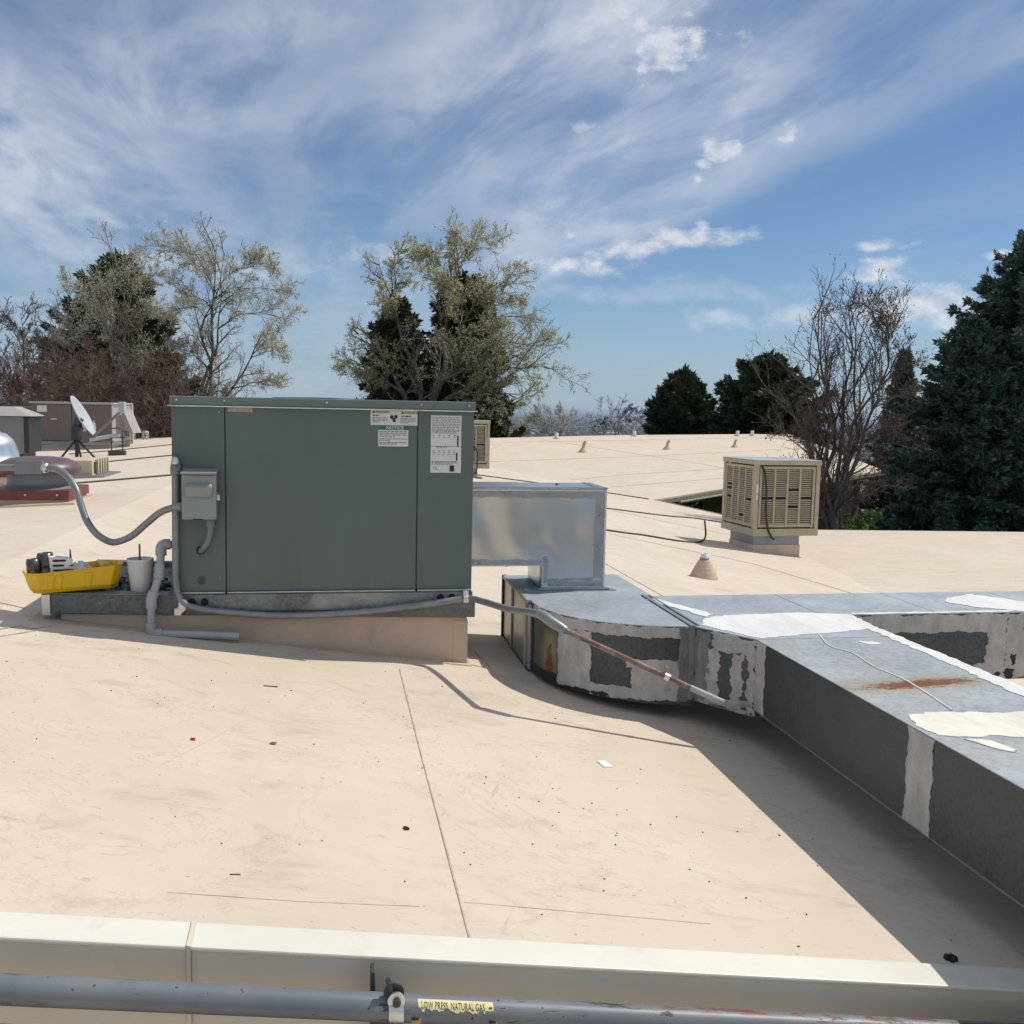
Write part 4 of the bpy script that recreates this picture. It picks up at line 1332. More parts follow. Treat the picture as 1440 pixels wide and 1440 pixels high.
top_patch([(3.60, 5.36), (3.70, 5.48), (3.93, 5.60), (4.0, 5.50), (4.12, 5.34), (4.3, 5.22), (4.3, 5.07), (3.9, 5.075), (3.70, 5.20)], 'white', 'white_coat', 0, .012, 6)
top_patch([(2.84, 5.105), (3.3, 5.098), (3.85, 5.10), (3.85, 5.064), (2.84, 5.066)], 'white', 'white_coat', 1, .006, 7)
top_patch([(1.80, 5.56), (1.86, 5.60), (1.98, 5.30), (2.04, 5.12), (1.97, 5.06), (1.93, 5.20), (1.88, 5.34)], 'white', 'white_coat', 1, .010, 8)
dl = [(2.40, 4.60), (2.335, 4.36), (2.375, 4.22), (2.345, 3.98), (2.36, 3.78), (2.34, 3.58), (2.30, 3.34)]
part('sealant_line', MB().tube([(p.x, p.y, p.z) for p in spline([(u, v, ZD1 + .004) for u, v in dl], 5)], .0045, 6), MT['white'], duct)
BS = lambda s, t: ((2.04, s, t), (-1, 0, 0))
part('sealant_coat', patch(BS, 3.045, 3.20, .042, .39, 6, 22, rs, .008, .002, .004), MT['mastic'], duct)
part('sealant_coat', patch(BS, 4.43, 4.535, .042, .39, 4, 22, rs, .010, .002, .004), MT['mastic'], duct)
dx, dy = .205, -.31
LL = math.hypot(dx, dy)
TK = lambda s, t: ((1.835 + dx * s, 4.845 + dy * s, t), (dy / LL, -dx / LL, 0))
for a, b, c, d, m_ in ((.0, .26, .01, .385, 'mastic_dark'), (.22, .42, .01, .30, 'mastic'), (.30, .99, .30, .388, 'mastic'), (.62, .80, .01, .30, 'mastic'), (.88, 1.0, .01, .31, 'mastic'), (.06, .94, .006, .022, 'mastic')):
    part('sealant_coat', patch(TK, a, b, c, d, 8, 20, rs, .035, .010, .004), MT[m_], duct)
TF = lambda s, t: ((s, 5.064, t), (0, -1, 0))
for a, b, c, d, m_, ns, nt in ((2.805, 3.92, .285, .388, 'mastic', 40, 5), (3.68, 4.4, .01, .288, 'mastic', 10, 16), (3.60, 3.70, .01, .10, 'mastic', 6, 6), (3.80, 3.86, .0, .06, 'tar', 4, 5), (3.73, 3.77, .01, .05, 'tar', 4, 4), (3.84, 3.87, .08, .15, 'tar', 3, 5), (3.795, 3.81, .02, .38, 'mastic_dark', 2, 20)):
    part('tar_smear' if m_ == 'tar' else 'sealant_coat', patch(TF, a, b, c, d, ns, nt, rs, .012, .008, .004 if m_ != 'tar' else .007), MT[m_], duct)
for v in (4.3, 3.6, 2.6):
    part('support_block', MB().box((2.12, v, zA(2.4, 0) - .12), (2.72, v + .09, .0405)), MT['fasciawood'], duct) if v == 2.0 else None
for u in (3.0, 4.6):
    part('support_block', MB().box((u, 5.2, zA(u, 0) - .1), (u + .09, 5.6, .001)), MT['fasciawood'], duct)
part('support_block', MB().box((2.3, 1.7, -1.9), (2.6, 1.85, .041)), MT['steel'], duct)

# ------------------------------------------------------------------ gas pipe along the near edge
gz = lambda u: .167 - .1385 * (u + .752)
GR = .0335
g = thing('gas_pipe', 'chipped grey painted gas pipe along the near fascia', 'pipe', (.1, 2.3, .05))
ax = lambda u: (u, 2.3, gz(u))
part('pipe', MB().tube([ax(u) for u in np.linspace(-4.5, 5.0, 40)], GR, 32), MT['pipepaint'], g)


def on_pipe(u, ang, off=.0012):        # ang from the side facing the camera, up positive
    return (u, 2.3 - (GR + off) * math.cos(ang), gz(u) + (GR + off) * math.sin(ang))


def pipe_label(u0, u1, a0, a1, rng, j=.0):
    mb = MB()
    nu, na = 40, 5
    vs = []
    for i in range(nu + 1):
        lo = a0 + (rng.uniform(-j, j) if j else 0)
        for k in range(na + 1):
            vs.append(on_pipe(u0 + (u1 - u0) * i / nu, lo + (a1 - lo) * k / na, .0008))
    mb.add(vs, [(i * (na + 1) + k, (i + 1) * (na + 1) + k, (i + 1) * (na + 1) + k + 1, i * (na + 1) + k + 1) for i in range(nu) for k in range(na)])
    return mb


MT['yellowtape'] = M_simple('yellow_label', (.72, .64, .32), .6, var=.08, scale=20, dirt=.3, dirtc=(.3, .3, .3))
MT['orangetape'] = M_simple('orange_label', (.50, .31, .13), .6)
lb = part('pipe_marker', pipe_label(.195, .380, .50, 1.25, random.Random(2), .16), MT['yellowtape'], g, label='torn pale yellow pipe marker printed with natural gas wording')
part('lettering', text_mb('LOW PRESS. NATURAL GAS', .028, lambda x, y: on_pipe(.202 + x * .455, .58 + y / GR * .82, .0016)), MT['ink'], lb)


def arrow(u, a, s=.013):
    q = [(0, 0), (.5, .55), (.5, .22), (1.3, .22), (1.3, -.22), (.5, -.22), (.5, -.55)]
    return MB().add([on_pipe(u + x * s, a + y * s / GR, .0018) for x, y in q], [tuple(range(7))])


part('flow_arrow', arrow(.368, .80, .007), MT['ink'], lb)
for u in (.180, .368):
    tp = part('arrow_tape', pipe_label(u, u + .022, -.75, -.10, random.Random(5), .05), MT['orangetape'], g)
    part('flow_arrow', arrow(u - .002, -.17, .014), MT['ink'], tp)
cl = thing('pipe_clamp', 'steel pipe clamp with bolt holding the gas pipe', 'clamp', (.137, 2.3, .0))
mb = MB()
for k in range(-10, 22):
    a0, a1 = R(k * 8.2), R((k + 1) * 8.2)
    p = [on_pipe(.124, a0, .001), on_pipe(.160, a0, .001), on_pipe(.160, a1, .001), on_pipe(.124, a1, .001)]
    q = [on_pipe(.124, a0, .004), on_pipe(.160, a0, .004), on_pipe(.160, a1, .004), on_pipe(.124, a1, .004)]
    mb.hexa(p + q)
part('band', mb, MT['zinc'], cl)
zt = gz(.14) + GR
part('ear', MB().lathe([(.021, -.003), (.021, .003)], 20, (.142, 2.2745, zt + .000), True, 'Y'), MT['zinc'], cl, .001)
part('ear', MB().lathe([(.025, -.003), (.025, .003)], 20, (.137, 2.292, zt + .010), True, 'Y'), MT['steel'], cl, .001)
part('bolt', MB().lathe([(.010, -.004), (.010, .009), (.006, .011)], 6, (.143, 2.271, zt - .002), False, 'Y').tube([(.130, 2.285, zt + .015), (.121, 2.287, zt + .050)], .006, 10), MT['steel'], cl)
part('strut', MB().hexa([(.082, 2.34, -.25), (.105, 2.34, -.25), (.105, 2.385, -.25), (.082, 2.385, -.25), (.083, 2.34, zt + .038), (.093, 2.34, zt + .038), (.093, 2.385, zt + .038), (.083, 2.385, zt + .038)]), MT['steel'], cl, .002)
part('back_strap', MB().bar((.09, 2.345, gz(.1) - .06), (.152, 2.31, gz(.14) - .045), .03, .03), MT['steel'], cl)

# ------------------------------------------------------------------ evaporative coolers


def cooler(label, loc, rot, seed, group, base_h, hose=True, wx=1.2):
    """origin at the near left bottom corner of the cabinet; x along the front, y to the back"""
    Wd, H = wx, 1.26
    o = thing('evaporative_cooler', label, 'cooler', loc, group, rot, True)
    rg = random.Random(seed)
    for x in (0, Wd - .07):
        for y in (0, Wd - .07):
            part('corner_post', MB().box((x, y, .0), (x + .07, y + .07, H - .02)), MT['beige'], o, .004)
    part('bottom_pan', MB().box((-.006, -.006, -.01), (Wd + .006, Wd + .006, .115)), MT['beige'], o, .008)
    part('lid', MB().hexa([(-.012, -.012, H - .075), (Wd + .012, -.012, H - .075), (Wd + .012, Wd + .012, H - .075), (-.012, Wd + .012, H - .075), (-.012, -.012, H - .004), (Wd + .012, -.012, H - .004), (Wd + .012, Wd + .012, H - .004), (-.012, Wd + .012, H - .004)]), MT['beige'], o, .006)
    part('lid_top', MB().box((-.01, -.01, H - .003), (Wd + .01, Wd + .01, H + .006)), MT['lid'], o, .003)
    part('core', MB().box((.09, .09, .1), (Wd - .09, Wd - .09, H - .08)), MT['pad'], o)
    for face in range(4):
        a0, a1, z0, z1 = .085, Wd - .085, .14, H - .10

        def fp(a, d, z):
            return {0: (a, d, z), 1: (d, Wd - a, z), 2: (Wd - a, Wd - d, z), 3: (Wd - d, a, z)}[face]

        def fbox(a, b, d0, d1, c, d):
            P = [fp(x, y, z) for z in (c, d) for x, y in ((a, d0), (b, d0), (b, d1), (a, d1))]
            return P
        fr = MB()
        t_ = .045
        for q in ((a0, a1, z1 - t_, z1), (a0, a1, z0, z0 + t_), (a0, a0 + t_, z0 + t_, z1 - t_), (a1 - t_, a1, z0 + t_, z1 - t_)):
            fr.hexa(fbox(q[0], q[1], .008, .04, q[2], q[3]))
        pn = part('pad_frame', fr, MT['beige'], o, .003)
        n = 4
        g = (a1 - a0 - 2 * t_) / n
        for k in range(1, n):
            x = a0 + t_ + g * k
            part('mullion', MB().hexa(fbox(x - .016, x + .016, .004, .03, z0 + t_, z1 - t_)), MT['beige'], pn)
        dark = {0: {(2, 9), (2, 17), (0, 13), (1, 13), (3, 13)}, 1: {(0, 8), (0, 10), (3, 14), (0, 14), (2, 22)}}.get(face, set())
        for k in range(n):
            lv = MB()
            x0, x1 = a0 + t_ + g * k + .017, a0 + t_ + g * (k + 1) - .017
            m = 26
            hz = (z1 - z0 - 2 * t_) / m
            for j in range(m):
                if (k, j) in dark:
                    continue
                z = z1 - t_ - hz * (j + 1)
                w = rg.uniform(-.003, .003)
                lv.hexa([fp(x0, .010 + w, z + .004), fp(x1, .010, z + .004), fp(x1, .016, z + .002), fp(x0, .016, z + .002),
                         fp(x0, .030, z + hz * .70), fp(x1, .030, z + hz * .70), fp(x1, .036, z + hz * .70), fp(x0, .036, z + hz * .70)])
            part('louvers', lv, MT['louver'], pn)
        back = MB().hexa(fbox(a0 + t_, a1 - t_, .040, .06, z0 + t_, z1 - t_))
        part('backing', back, MT['dark'], pn)
    if hose:
        part('drain_hose', MB().tube(spline([(.105, -.006, H - .10), (.15, -.03, H - .2), (.19, -.035, H - .5), (.20, -.035, H - .85), (.25, -.035, .12), (.33, -.04, -.03), (.37, -.045, -.055)]), .017, 10), MT['cable'], o)
        part('white_label', MB().box((.022, -.0085, .72), (.055, -.0005, .86)).box((.026, -.0087, .60), (.052, -.0005, .69)), MT['stickerw'], o)
    b0, b1 = .02, .87
    part('duct_collar', MB().box((b0, b0, -.155), (b1, b1, -.0105)), MT['galv'], o, .003)
    slope = (lambda x, y: -base_h - .06) if not hose else (lambda x, y: -base_h - .03 - .134 * x)
    part('curb', MB().prism([(b0 - .015, b0 - .015), (b1 + .015, b0 - .015), (b1 + .015, b1 + .015), (b0 - .015, b1 + .015)], slope, -.1555), MT['curb'], o, .01)
    return o


R14 = R(14)
cooler('beige louvered rooftop cooler with a black hose down its front', (4.03, 16.5, -.525), R14, 2, 'evaporative coolers on the roof', .30)
cooler('beige louvered rooftop cooler half hidden behind the green unit', (-1.83, 26.6, -.09), R(2), 6, 'evaporative coolers on the roof', .28, False)


def rc(u, v, up=.012, fz=zA):
    return (u, v, fz(u, v) + up)


def cable(name, pts, label, r=.014, mat='cable', cat='cable', group=None):
    b = pts[0]
    return solo(name, MB().tube(spline(pts, 6), r, 6), MT[mat], label, cat, b, group)


lc = Vector((4.03, 16.5, -.525))
lc = Vector(UV(lc.x - .25, lc.y + 1.0, 0))
cable('power_cable', [rc(-1.2, 15.9), rc(1.5, 16.2), rc(4.39, 15.67), rc(4.94, 15.69), rc(5.51, 15.5), rc(5.95, 15.75), (6.25, 16.2, -.62), (6.42, 16.7, -.40)], 'thin black cable curling over the roof to the left side of the near cooler', .016)
cable('power_cable', [rc(-1.5, 19.8), rc(2.2, 20.5), rc(5.95, 21.29), rc(7.38, 21.6), rc(8.26, 22.2), rc(9.0, 22.0)], 'black cable crossing the roof behind the near cooler', .018)
cable('power_cable', [rc(1.2, 27.3), rc(3.88, 28.08), rc(5.94, 28.42), rc(7.95, 28.52), rc(9.1, 28.3)], 'black cable along the roof valley leading from the half hidden cooler', .02)
cable('cooler_hose', [(3.30, 26.4, .55), (3.62, 26.3, .45), (3.66, 26.25, .05), (3.62, 26.2, -.20), (3.45, 26.3, -.27), (3.1, 26.5, -.28)], 'black hose hanging down the right side of the half hidden cooler', .018)
for pts, lab in (([(-6.3, 25.2), (-5.57, 26.53), (-4.63, 29.35), (-3.2, 33)], 'farthest black cable on the left roof slope behind the green unit'),
                 ([(-5.2, 19.2), (-4.46, 20.6), (-3.54, 22.4), (-2.4, 24.5)], 'middle black cable on the left roof slope behind the green unit'),
                 ([(-4.6, 13.9), (-3.52, 14.61), (-2.46, 15.54), (-2.2, 15.8)], 'nearest black cable on the left roof slope, just past the maroon fan')):
    cable('roof_cable', [rc(u, v, .01, zD) for u, v in pts], lab, .016, group='cables lying on the left roof slope')

# ------------------------------------------------------------------ vents


def cone_vent(label, u, v, s=1.0, fz=zA):
    z = fz(u, v)
    o = thing('cone_vent', label, 'roof vent', (u, v, z), 'pipe vents on the roofs')
    prof = [(.172, -.04), (.166, .01), (.142, .075), (.136, .078), (.116, .125), (.110, .128), (.092, .170), (.086, .172), (.070, .205), (.058, .212)]
    part('boot', MB().lathe([(r * s, q * s) for r, q in prof], 44, (u, v, z), False), MT['curb'], o)
    part('pipe', MB().lathe([(.046 * s, .19 * s), (.046 * s, .285 * s), (.040 * s, .287 * s), (.038 * s, .25 * s)], 18, (u, v, z)), MT['stickerw'], o)
    part('clamp_ring', MB().lathe([(.052 * s, .215 * s), (.056 * s, .220 * s), (.056 * s, .235 * s), (.050 * s, .24 * s)], 18, (u, v, z)), MT['galv'], o)
    return o


cone_vent('stepped cream cone vent on the roof left of the near cooler', 4.29, 11.12)


def wedge_vent(label, u, v, s=1.0):
    z = zC(u, v)
    o = thing('wedge_vent', label, 'roof vent', (u, v, z), 'small vents on the far wing roof')
    part('boot', MB().lathe([(.26 * s, -.03), (.22 * s, .03), (.12 * s, .16 * s), (.09 * s, .22 * s)], 14, (u, v, z)), MT['curb'], o)
    part('pipe', MB().tube([(u, v, z + .18 * s), (u + .03, v, z + .40 * s), (u + .12 * s, v, z + .5 * s)], .075 * s, 10), MT['seam'], o)
    return o


wedge_vent('leftmost of three tan bent vents on the far wing roof', 10.21, 40.93, .9)
wedge_vent('middle of three tan bent vents on the far wing roof', 14.43, 42.47, .8)
wedge_vent('rightmost of three tan bent vents on the far wing roof', 18.13, 43.76, .7)
for k, (u, v, lab) in enumerate(((10.3, 46.6, 'small white stub vent on the far wing ridge above the leftmost bent vent'), (14.7, 48.4, 'small white stub vent on the far wing ridge left of the round pine'),
                                 (20.6, 49.4, 'left one of two white stub vents near the right end of the far ridge'), (21.5, 49.6, 'right one of two white stub vents near the right end of the far ridge'))):
    z = zC(u, v)
    o = thing('stub_vent', lab, 'roof vent', (u, v, z), 'white stub vents on the far ridge')
    part('pipe', MB().lathe([(.09, -.05), (.09, .26), (.07, .27)], 12, (u, v, z)), MT['stickerw'], o)
    part('flange', MB().lathe([(.18, -.03), (.17, .02), (.1, .05)], 12, (u, v, z)), MT['seam'], o)
for k, (u, v, lab) in enumerate(((-7.2, 37.3, 'left one of two tiny white stubs on the left roof edge below the brown brush'), (-6.75, 37.3, 'right one of two tiny white stubs on the left roof edge below the brown brush'))):
    z = zD(u, v)
    solo('stub_vent', MB().lathe([(.13, -.05), (.12, .25), (.08, .28)], 12, (u, v, z)), MT['stickerw'], lab, 'roof vent', (u, v, z), 'white stubs on the left roof edge')

# ------------------------------------------------------------------ equipment on the left roof slope
FU, FV = -3.26, 11.75
fan = thing('roof_exhaust_fan', 'low mushroom shaped maroon roof fan on a red capped curb', 'roof fan', (FU, FV, zD(FU, FV)))
part('curb', MB().prism([(FU - .56, FV - .42), (FU + .40, FV - .42), (FU + .40, FV + .42), (FU - .56, FV + .42)], lambda x, y: zD(x, y) - .08, .435), MT['curb'], fan, .02)
part('cant', MB().prism([(FU - .66, FV - .52), (FU + .50, FV - .52), (FU + .50, FV + .52), (FU - .66, FV + .52)], lambda x, y: zD(x, y) - .06, lambda x, y: zD(x, y) + .025), MT['curb'], fan, .02)
part('curb_cap', MB().box((FU - .58, FV - .44, .432), (FU + .42, FV + .44, .535)), MT['redcap'], fan, .006)
part('neck', MB().lathe([(.41, .535), (.37, .55), (.325, .57), (.315, .60), (.315, .72)], 36, (FU, FV, 0)), MT['galv'], fan)
part('shroud', MB().lathe([(.30, .70), (.40, .695), (.437, .70), (.445, .725), (.435, .765), (.39, .815), (.30, .853), (.18, .872), (.06, .878), (.01, .878)], 40, (FU, FV, 0)), MT['shroud'], fan)
for du, dv in ((-.30, -.441), (.30, -.441), (-.02, -.441)):
    part('screw', disc((FU + du, FV + dv, .485), .012), MT['zinc'], fan)

DU, DV = -4.42, 13.75
zd = zD(DU, DV)
dm = thing('domed_exhaust_fan', 'bright aluminium dome fan at the left edge of the roof', 'roof fan', (DU, DV, zd))
part('curb', MB().box((DU - .38, DV - .38, zd - .06), (DU + .38, DV + .38, zd + .22)), MT['curb'], dm, .01)
part('curb_cap', MB().box((DU - .40, DV - .40, zd + .2205), (DU + .40, DV + .40, zd + .30)), MT['redcap'], dm, .005)
part('dome', MB().lathe([(.30, zd + .30), (.39, zd + .32), (.40, zd + .37), (.375, zd + .38), (.36, zd + .50), (.33, zd + .60), (.33, zd + .605), (.29, zd + .68), (.22, zd + .745), (.12, zd + .78), (.01, zd + .79)], 40, (DU, DV, 0)), MT['alum'], dm)

LU, LV = -3.95, 16.1
zl = zD(LU, LV)
lv = thing('slotted_roof_vent', 'long low tan vent hood with dark slots behind the maroon fan', 'roof vent', (LU, LV, zl))
part('hood', MB().box((LU - .75, LV - .22, zl + .03), (LU + .30, LV + .75, zl + .27)), MT['louver'], lv, .01)
part('flange', MB().box((LU - .85, LV - .34, zl - .05), (LU + .50, LV + .85, zl + .045)), MT['galv'], lv, .005)
for k in range(5):
    y = LV - .10 + k * .165
    part('slot', MB().box((LU + .295, y, zl + .07), (LU + .3025, y + .085, zl + .24)), MT['dark'], lv)
    part('slot_fin', MB().box((LU + .30, y + .09, zl + .05), (LU + .345, y + .155, zl + .275)), MT['louver'], lv, .003)
part('front_slot', MB().box((LU - .70, LV - .2235, zl + .155), (LU + .1, LV - .219, zl + .17)), MT['dark'], lv)

# brown rooftop unit
BU, BV = -7.0, 28.4
zbn = zD(BU, BV)
br = thing('brown_rooftop_unit', 'large brown rooftop air unit with paler right side on the left roof', 'air unit', (BU, BV, zbn), rot=TH - R(9))
part('curb', MB().box((-1.0, .05, -.2), (.98, 1.5, .13)), MT['curb'], br, .01)
part('base_rail', MB().box((-1.10, -.03, .13), (1.05, 1.55, .22)), MT['galv'], br, .005)
part('core', MB().box((-1.08, .02, .22), (1.03, 1.5, 1.26)), MT['brown'], br, .01)
for a, b in ((-1.09, -.02), (.0, 1.04)):
    part('front_panel', MB().box((a, -.012, .24), (b, .021, 1.22)), MT['brown'], br, .006)
part('lid', MB().box((-1.12, -.05, 1.222), (1.07, 1.56, 1.275)), MT['brownside'], br, .008)
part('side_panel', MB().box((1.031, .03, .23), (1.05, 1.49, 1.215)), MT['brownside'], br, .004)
for y, z0, z1 in ((.30, .35, .95), (.85, .35, .95)):
    part('side_louver', MB().box((1.049, y, z0), (1.06, y + .38, z1)), MT['brown'], br)
part('side_hood', MB().hexa([(1.05, .75, .55), (1.35, .75, .45), (1.35, 1.4, .45), (1.05, 1.4, .55), (1.05, .75, 1.1), (1.08, .75, 1.1), (1.08, 1.4, 1.1), (1.05, 1.4, 1.1)]), MT['brownside'], br, .005)
part('corner_post', MB().box((1.0505, 1.42, .22), (1.09, 1.5, 1.22)), MT['dish'], br)
part('pale_sticker', MB().box((-.92, -.016, 1.0), (-.66, -.011, 1.17)), MT['sticker'], br)
rs = random.Random(40)
for a, b, c, d in ((.06, .34, .50, .80), (.36, .62, .52, .78)):
    part('peeled_sticker', patch(lambda s, t: ((s, -.014, t), (0, -1, 0)), a, b, c, d, 12, 12, rs, .03, .03, .006), MT['sticker'], br)
part('handle', MB().box((-.56, -.03, .80), (-.40, -.011, .83)), MT['zinc'], br)
ext = part('end_section', MB().box((-2.3, .35, .2), (-1.125, 1.35, 1.12)), MT['brown'], br, .01)

GU, GV = -5.72, 19.6
zg = zD(GU, GV)
gr = thing('grey_condensing_unit', 'grey condensing unit with sloped top at the left frame edge', 'air unit', (GU, GV, zg))
part('body', MB().box((GU - .9, GV - .4, zg + .28), (GU + .13, GV + .4, zg + .95)), MT['greyplastic'], gr, .008)
part('coil_side', MB().box((GU + .131, GV - .38, zg + .30), (GU + .24, GV + .38, zg + .93)), MT['coil'], gr)
part('lid', MB().hexa([(GU - .95, GV - .46, zg + .955), (GU + .30, GV - .46, zg + .955), (GU + .30, GV + .46, zg + .955), (GU - .95, GV + .46, zg + .955), (GU - .7, GV - .2, zg + 1.12), (GU - .05, GV - .2, zg + 1.12), (GU - .05, GV + .2, zg + 1.12), (GU - .7, GV + .2, zg + 1.12)]), MT['brownside'], gr, .006)
for x in (GU - .8, GU + .1):
    part('leg', MB().box((x - .04, GV - .35, zg - .03), (x + .04, GV + .35, zg + .281)), MT['steel'], gr)
part('post', MB().box((GU + .132, GV - .40, zg + .29), (GU + .16, GV - .382, zg + .94)), MT['greyplastic'], gr)

# satellite dish
SX, SY = -8.92, 20.4
zs = .27
sd = thing('satellite_dish', 'grey satellite dish on a tripod mast, seen nearly edge on', 'satellite dish', (SX, SY, zs), rot=0.0)
sd.location = (SX, SY, zs)
ctr = Vector((.12, -.05, .90))
nrm = Vector((.84, .13, .46)).normalized()
e1 = nrm.cross(Vector((0, 1, 0))).normalized()
e2 = nrm.cross(e1).normalized()
mb = MB()
vs, N_, K_ = [], 32, 7
for k in range(K_ + 1):
    for j in range(N_):
        a = 2 * PI * j / N_
        r_ = k / K_
        vs.append(ctr + e1 * (.46 * r_ * math.cos(a)) + e2 * (.40 * r_ * math.sin(a)) + nrm * (.085 * r_ * r_ - .04))
for k in range(K_ + 1):
    for j in range(N_):
        vs.append(vs[k * N_ + j] - nrm * .012)
S0 = (K_ + 1) * N_
fs = []
for k in range(K_):
    for j in range(N_):
        a, b = k * N_ + j, k * N_ + (j + 1) % N_
        fs += [(a, b, b + N_, a + N_), (a + S0, a + N_ + S0, b + N_ + S0, b + S0)]
for j in range(N_):
    a, b = K_ * N_ + j, K_ * N_ + (j + 1) % N_
    fs.append((a, b, b + S0, a + S0))
mb.add(vs, fs, True)
part('reflector', mb, MT['dish'], sd)
part('mast', MB().tube([(-.02, 0, .02), (-.02, 0, .85)], .035, 12).bar((-.02, 0, .62), ctr - nrm * .05, .09, .16), MT['steel'], sd)
part('bracket', MB().box((-.09, -.09, .42), (.06, .07, .72)).bar((.0, -.05, .5), (.10, -.06, .7), .12, .10), MT['steel'], sd, .01)
for p in ((-.34, -.16, -.02), (.18, -.22, -.02), (.34, .2, -.02)):
    part('strut', MB().tube([(-.02, 0, .45), p], .022, 8), MT['steel'], sd)
low = ctr - e1 * .46 if e1.z > 0 else ctr + e1 * .46
tip = Vector((1.00, -.28, 1.02))
part('feed_arm', MB().bar(low + Vector((-.08, 0, -.02)), low + Vector((.05, 0, 0)), .04).bar(low, tip, .035, .05), MT['greyplastic'], sd, .004)
part('feed_horn', MB().box(tuple(tip + Vector((-.02, -.06, -.02))), tuple(tip + Vector((.10, .06, .20)))).tube([tip + Vector((-.02, 0, .12)), tip + Vector((-.13, .01, .13))], [.035, .05], 12), MT['dish'], sd, .015)
part('ballast', MB().box((-.45, -.30, -.04), (.45, .30, .015)), MT['steel'], sd, .01)
part('support_beam', MB().bar((-1.25, .35, .16), (.15, .25, .42), .05, .09).bar((-1.25, .35, .16), (-1.25, .35, -.03), .05), MT['galv'], sd, .004)

# little pipe stand
KU, KV = -4.9, 23.7
zk = zD(KU, KV)
ps = thing('pipe_stand', 'small wire pipe stand on a black block on the left roof', 'pipe stand', (KU, KV, zk))
part('block', MB().box((KU - .18, KV - .1, zk - .02), (KU + .18, KV + .1, zk + .11)), MT['steel'], ps, .01)
part('frame', MB().tube([(KU - .12, KV, zk + .09), (KU - .12, KV, zk + .42)], .012, 8).tube([(KU + .12, KV, zk + .09), (KU + .12, KV, zk + .58), (KU + .05, KV, zk + .62), (KU - .15, KV, zk + .60)], .014, 8).bar((KU - .2, KV, zk + .40), (KU + .18, KV, zk + .40), .03), MT['steel'], ps)
part('pale_pipe', MB().tube([(KU - .75, KV + .05, zk + .30), (KU - .1, KV, zk + .44), (KU + .06, KV, zk + .44)], .045, 10), MT['dish'], ps)
cable('gas_line', [(-6.0, 24.9, zD(-6, 24.9) + .28), (-5.5, 24.2, zD(-5.5, 24) + .27), (-5.0, 23.8, zk + .30)], 'thin pale pipe running from the brown unit to the small pipe stand', .03, 'greyplastic', 'pipe')

# ------------------------------------------------------------------ small debris on the near slope


def scrap(name, u, v, a, w, h, mat, label, cat, t=.006, group=None):
    z = zA(u, v) + .001
    c, s = math.cos(a), math.sin(a)
    q = [(u + x * c - y * s, v + x * s + y * c) for x, y in ((-w, -h), (w * .9, -h * 1.1), (w, h), (-w * .8, h * .9))]
    mb = MB().prism(q, lambda x, y: zA(x, y) - .001, lambda x, y: zA(x, y) + t * (.6 + .4 * ((x + y) * 50 % 1)))
    return solo(name, mb, MT[mat], label, cat, (u, v, z), group)


scrap('paper_scrap', 1.141, 4.039, .3, .024, .035, 'paper', 'small white paper scrap in front of the duct shadow', 'paper')
scrap('red_scrap', -.549, 3.891, .2, .009, .012, 'red', 'tiny red scrap on the sunny roof', 'scrap')
scrap('green_scrap', -.249, 3.924, -.2, .011, .012, 'green', 'tiny dark green scrap on the sunny roof', 'scrap')
scrap('twig', -.284, 2.797, .1, .015, .0025, 'bark', 'short brown twig nearest the white edge cap', 'twig', .003)
scrap('twig', -.31, 4.72, .05, .034, .004, 'bark', 'longest thin twig on the roof in front of the unit', 'twig', .005)
scrap('leaf_scrap', .227, 3.201, .5,   .007, .010, 'tar', 'largest black leaf scrap left of the roof seam', 'leaf', .010)
DK = (1.81, 2.55)
mb = MB()
rr = random.Random(9)
for k in range(20):
    a = rr.uniform(0, 6.28)
    r_ = abs(rr.gauss(0, .012))
    x, y = DK[0] + r_ * math.cos(a), DK[1] + r_ * math.sin(a) * .7
    z = zA(x, y) + .004
    mb.hexa([(x - .008, y - .006, z - .01), (x + .008, y - .005, z - .01), (x + .007, y + .006, z - .01), (x - .006, y + .006, z - .01), (x - .004, y - .003, z + rr.uniform(.005, .02)), (x + .004, y - .003, z + .008), (x + .004, y + .003, z + .012), (x - .003, y + .003, z + .01)])
solo('dirt_clump', mb, MT['tar'], 'dark clump of dirt on the edge in the duct shadow', 'dirt', (DK[0], DK[1], zA(*DK)))
mb = MB()
rr = random.Random(77)
for k in range(90):
    u, v = rr.uniform(-1.6, 2.0), rr.uniform(2.5, 5.3)
    if rr.random() < .35:
        u, v = rr.gauss(.9, .35), rr.gauss(3.5, .5)
    if not (-2 < u < 1.95 and 2.5 < v < 5.4):
        continue
    w, h, a = rr.uniform(.0012, .004) * (1.6 if rr.random() < .12 else 1), rr.uniform(.001, .0025), rr.uniform(0, 3.1)
    c, s = math.cos(a), math.sin(a)
    mb.prism([(u + x * c - y * s, v + x * s + y * c) for x, y in ((-w, -h), (w, -h * .7), (w * .8, h), (-w * .9, h))], lambda x, y: zA(x, y) - .001, lambda x, y: zA(x, y) + .003)
solo('roof_specks', mb, M_leaf('roof_speck', (.02, .016, .013), (.15, .11, .08), trans=0), 'tiny dark specks of leaf and grit strewn over the near roof', 'debris', (.3, 4, 0), kind='stuff')

# ------------------------------------------------------------------ trees


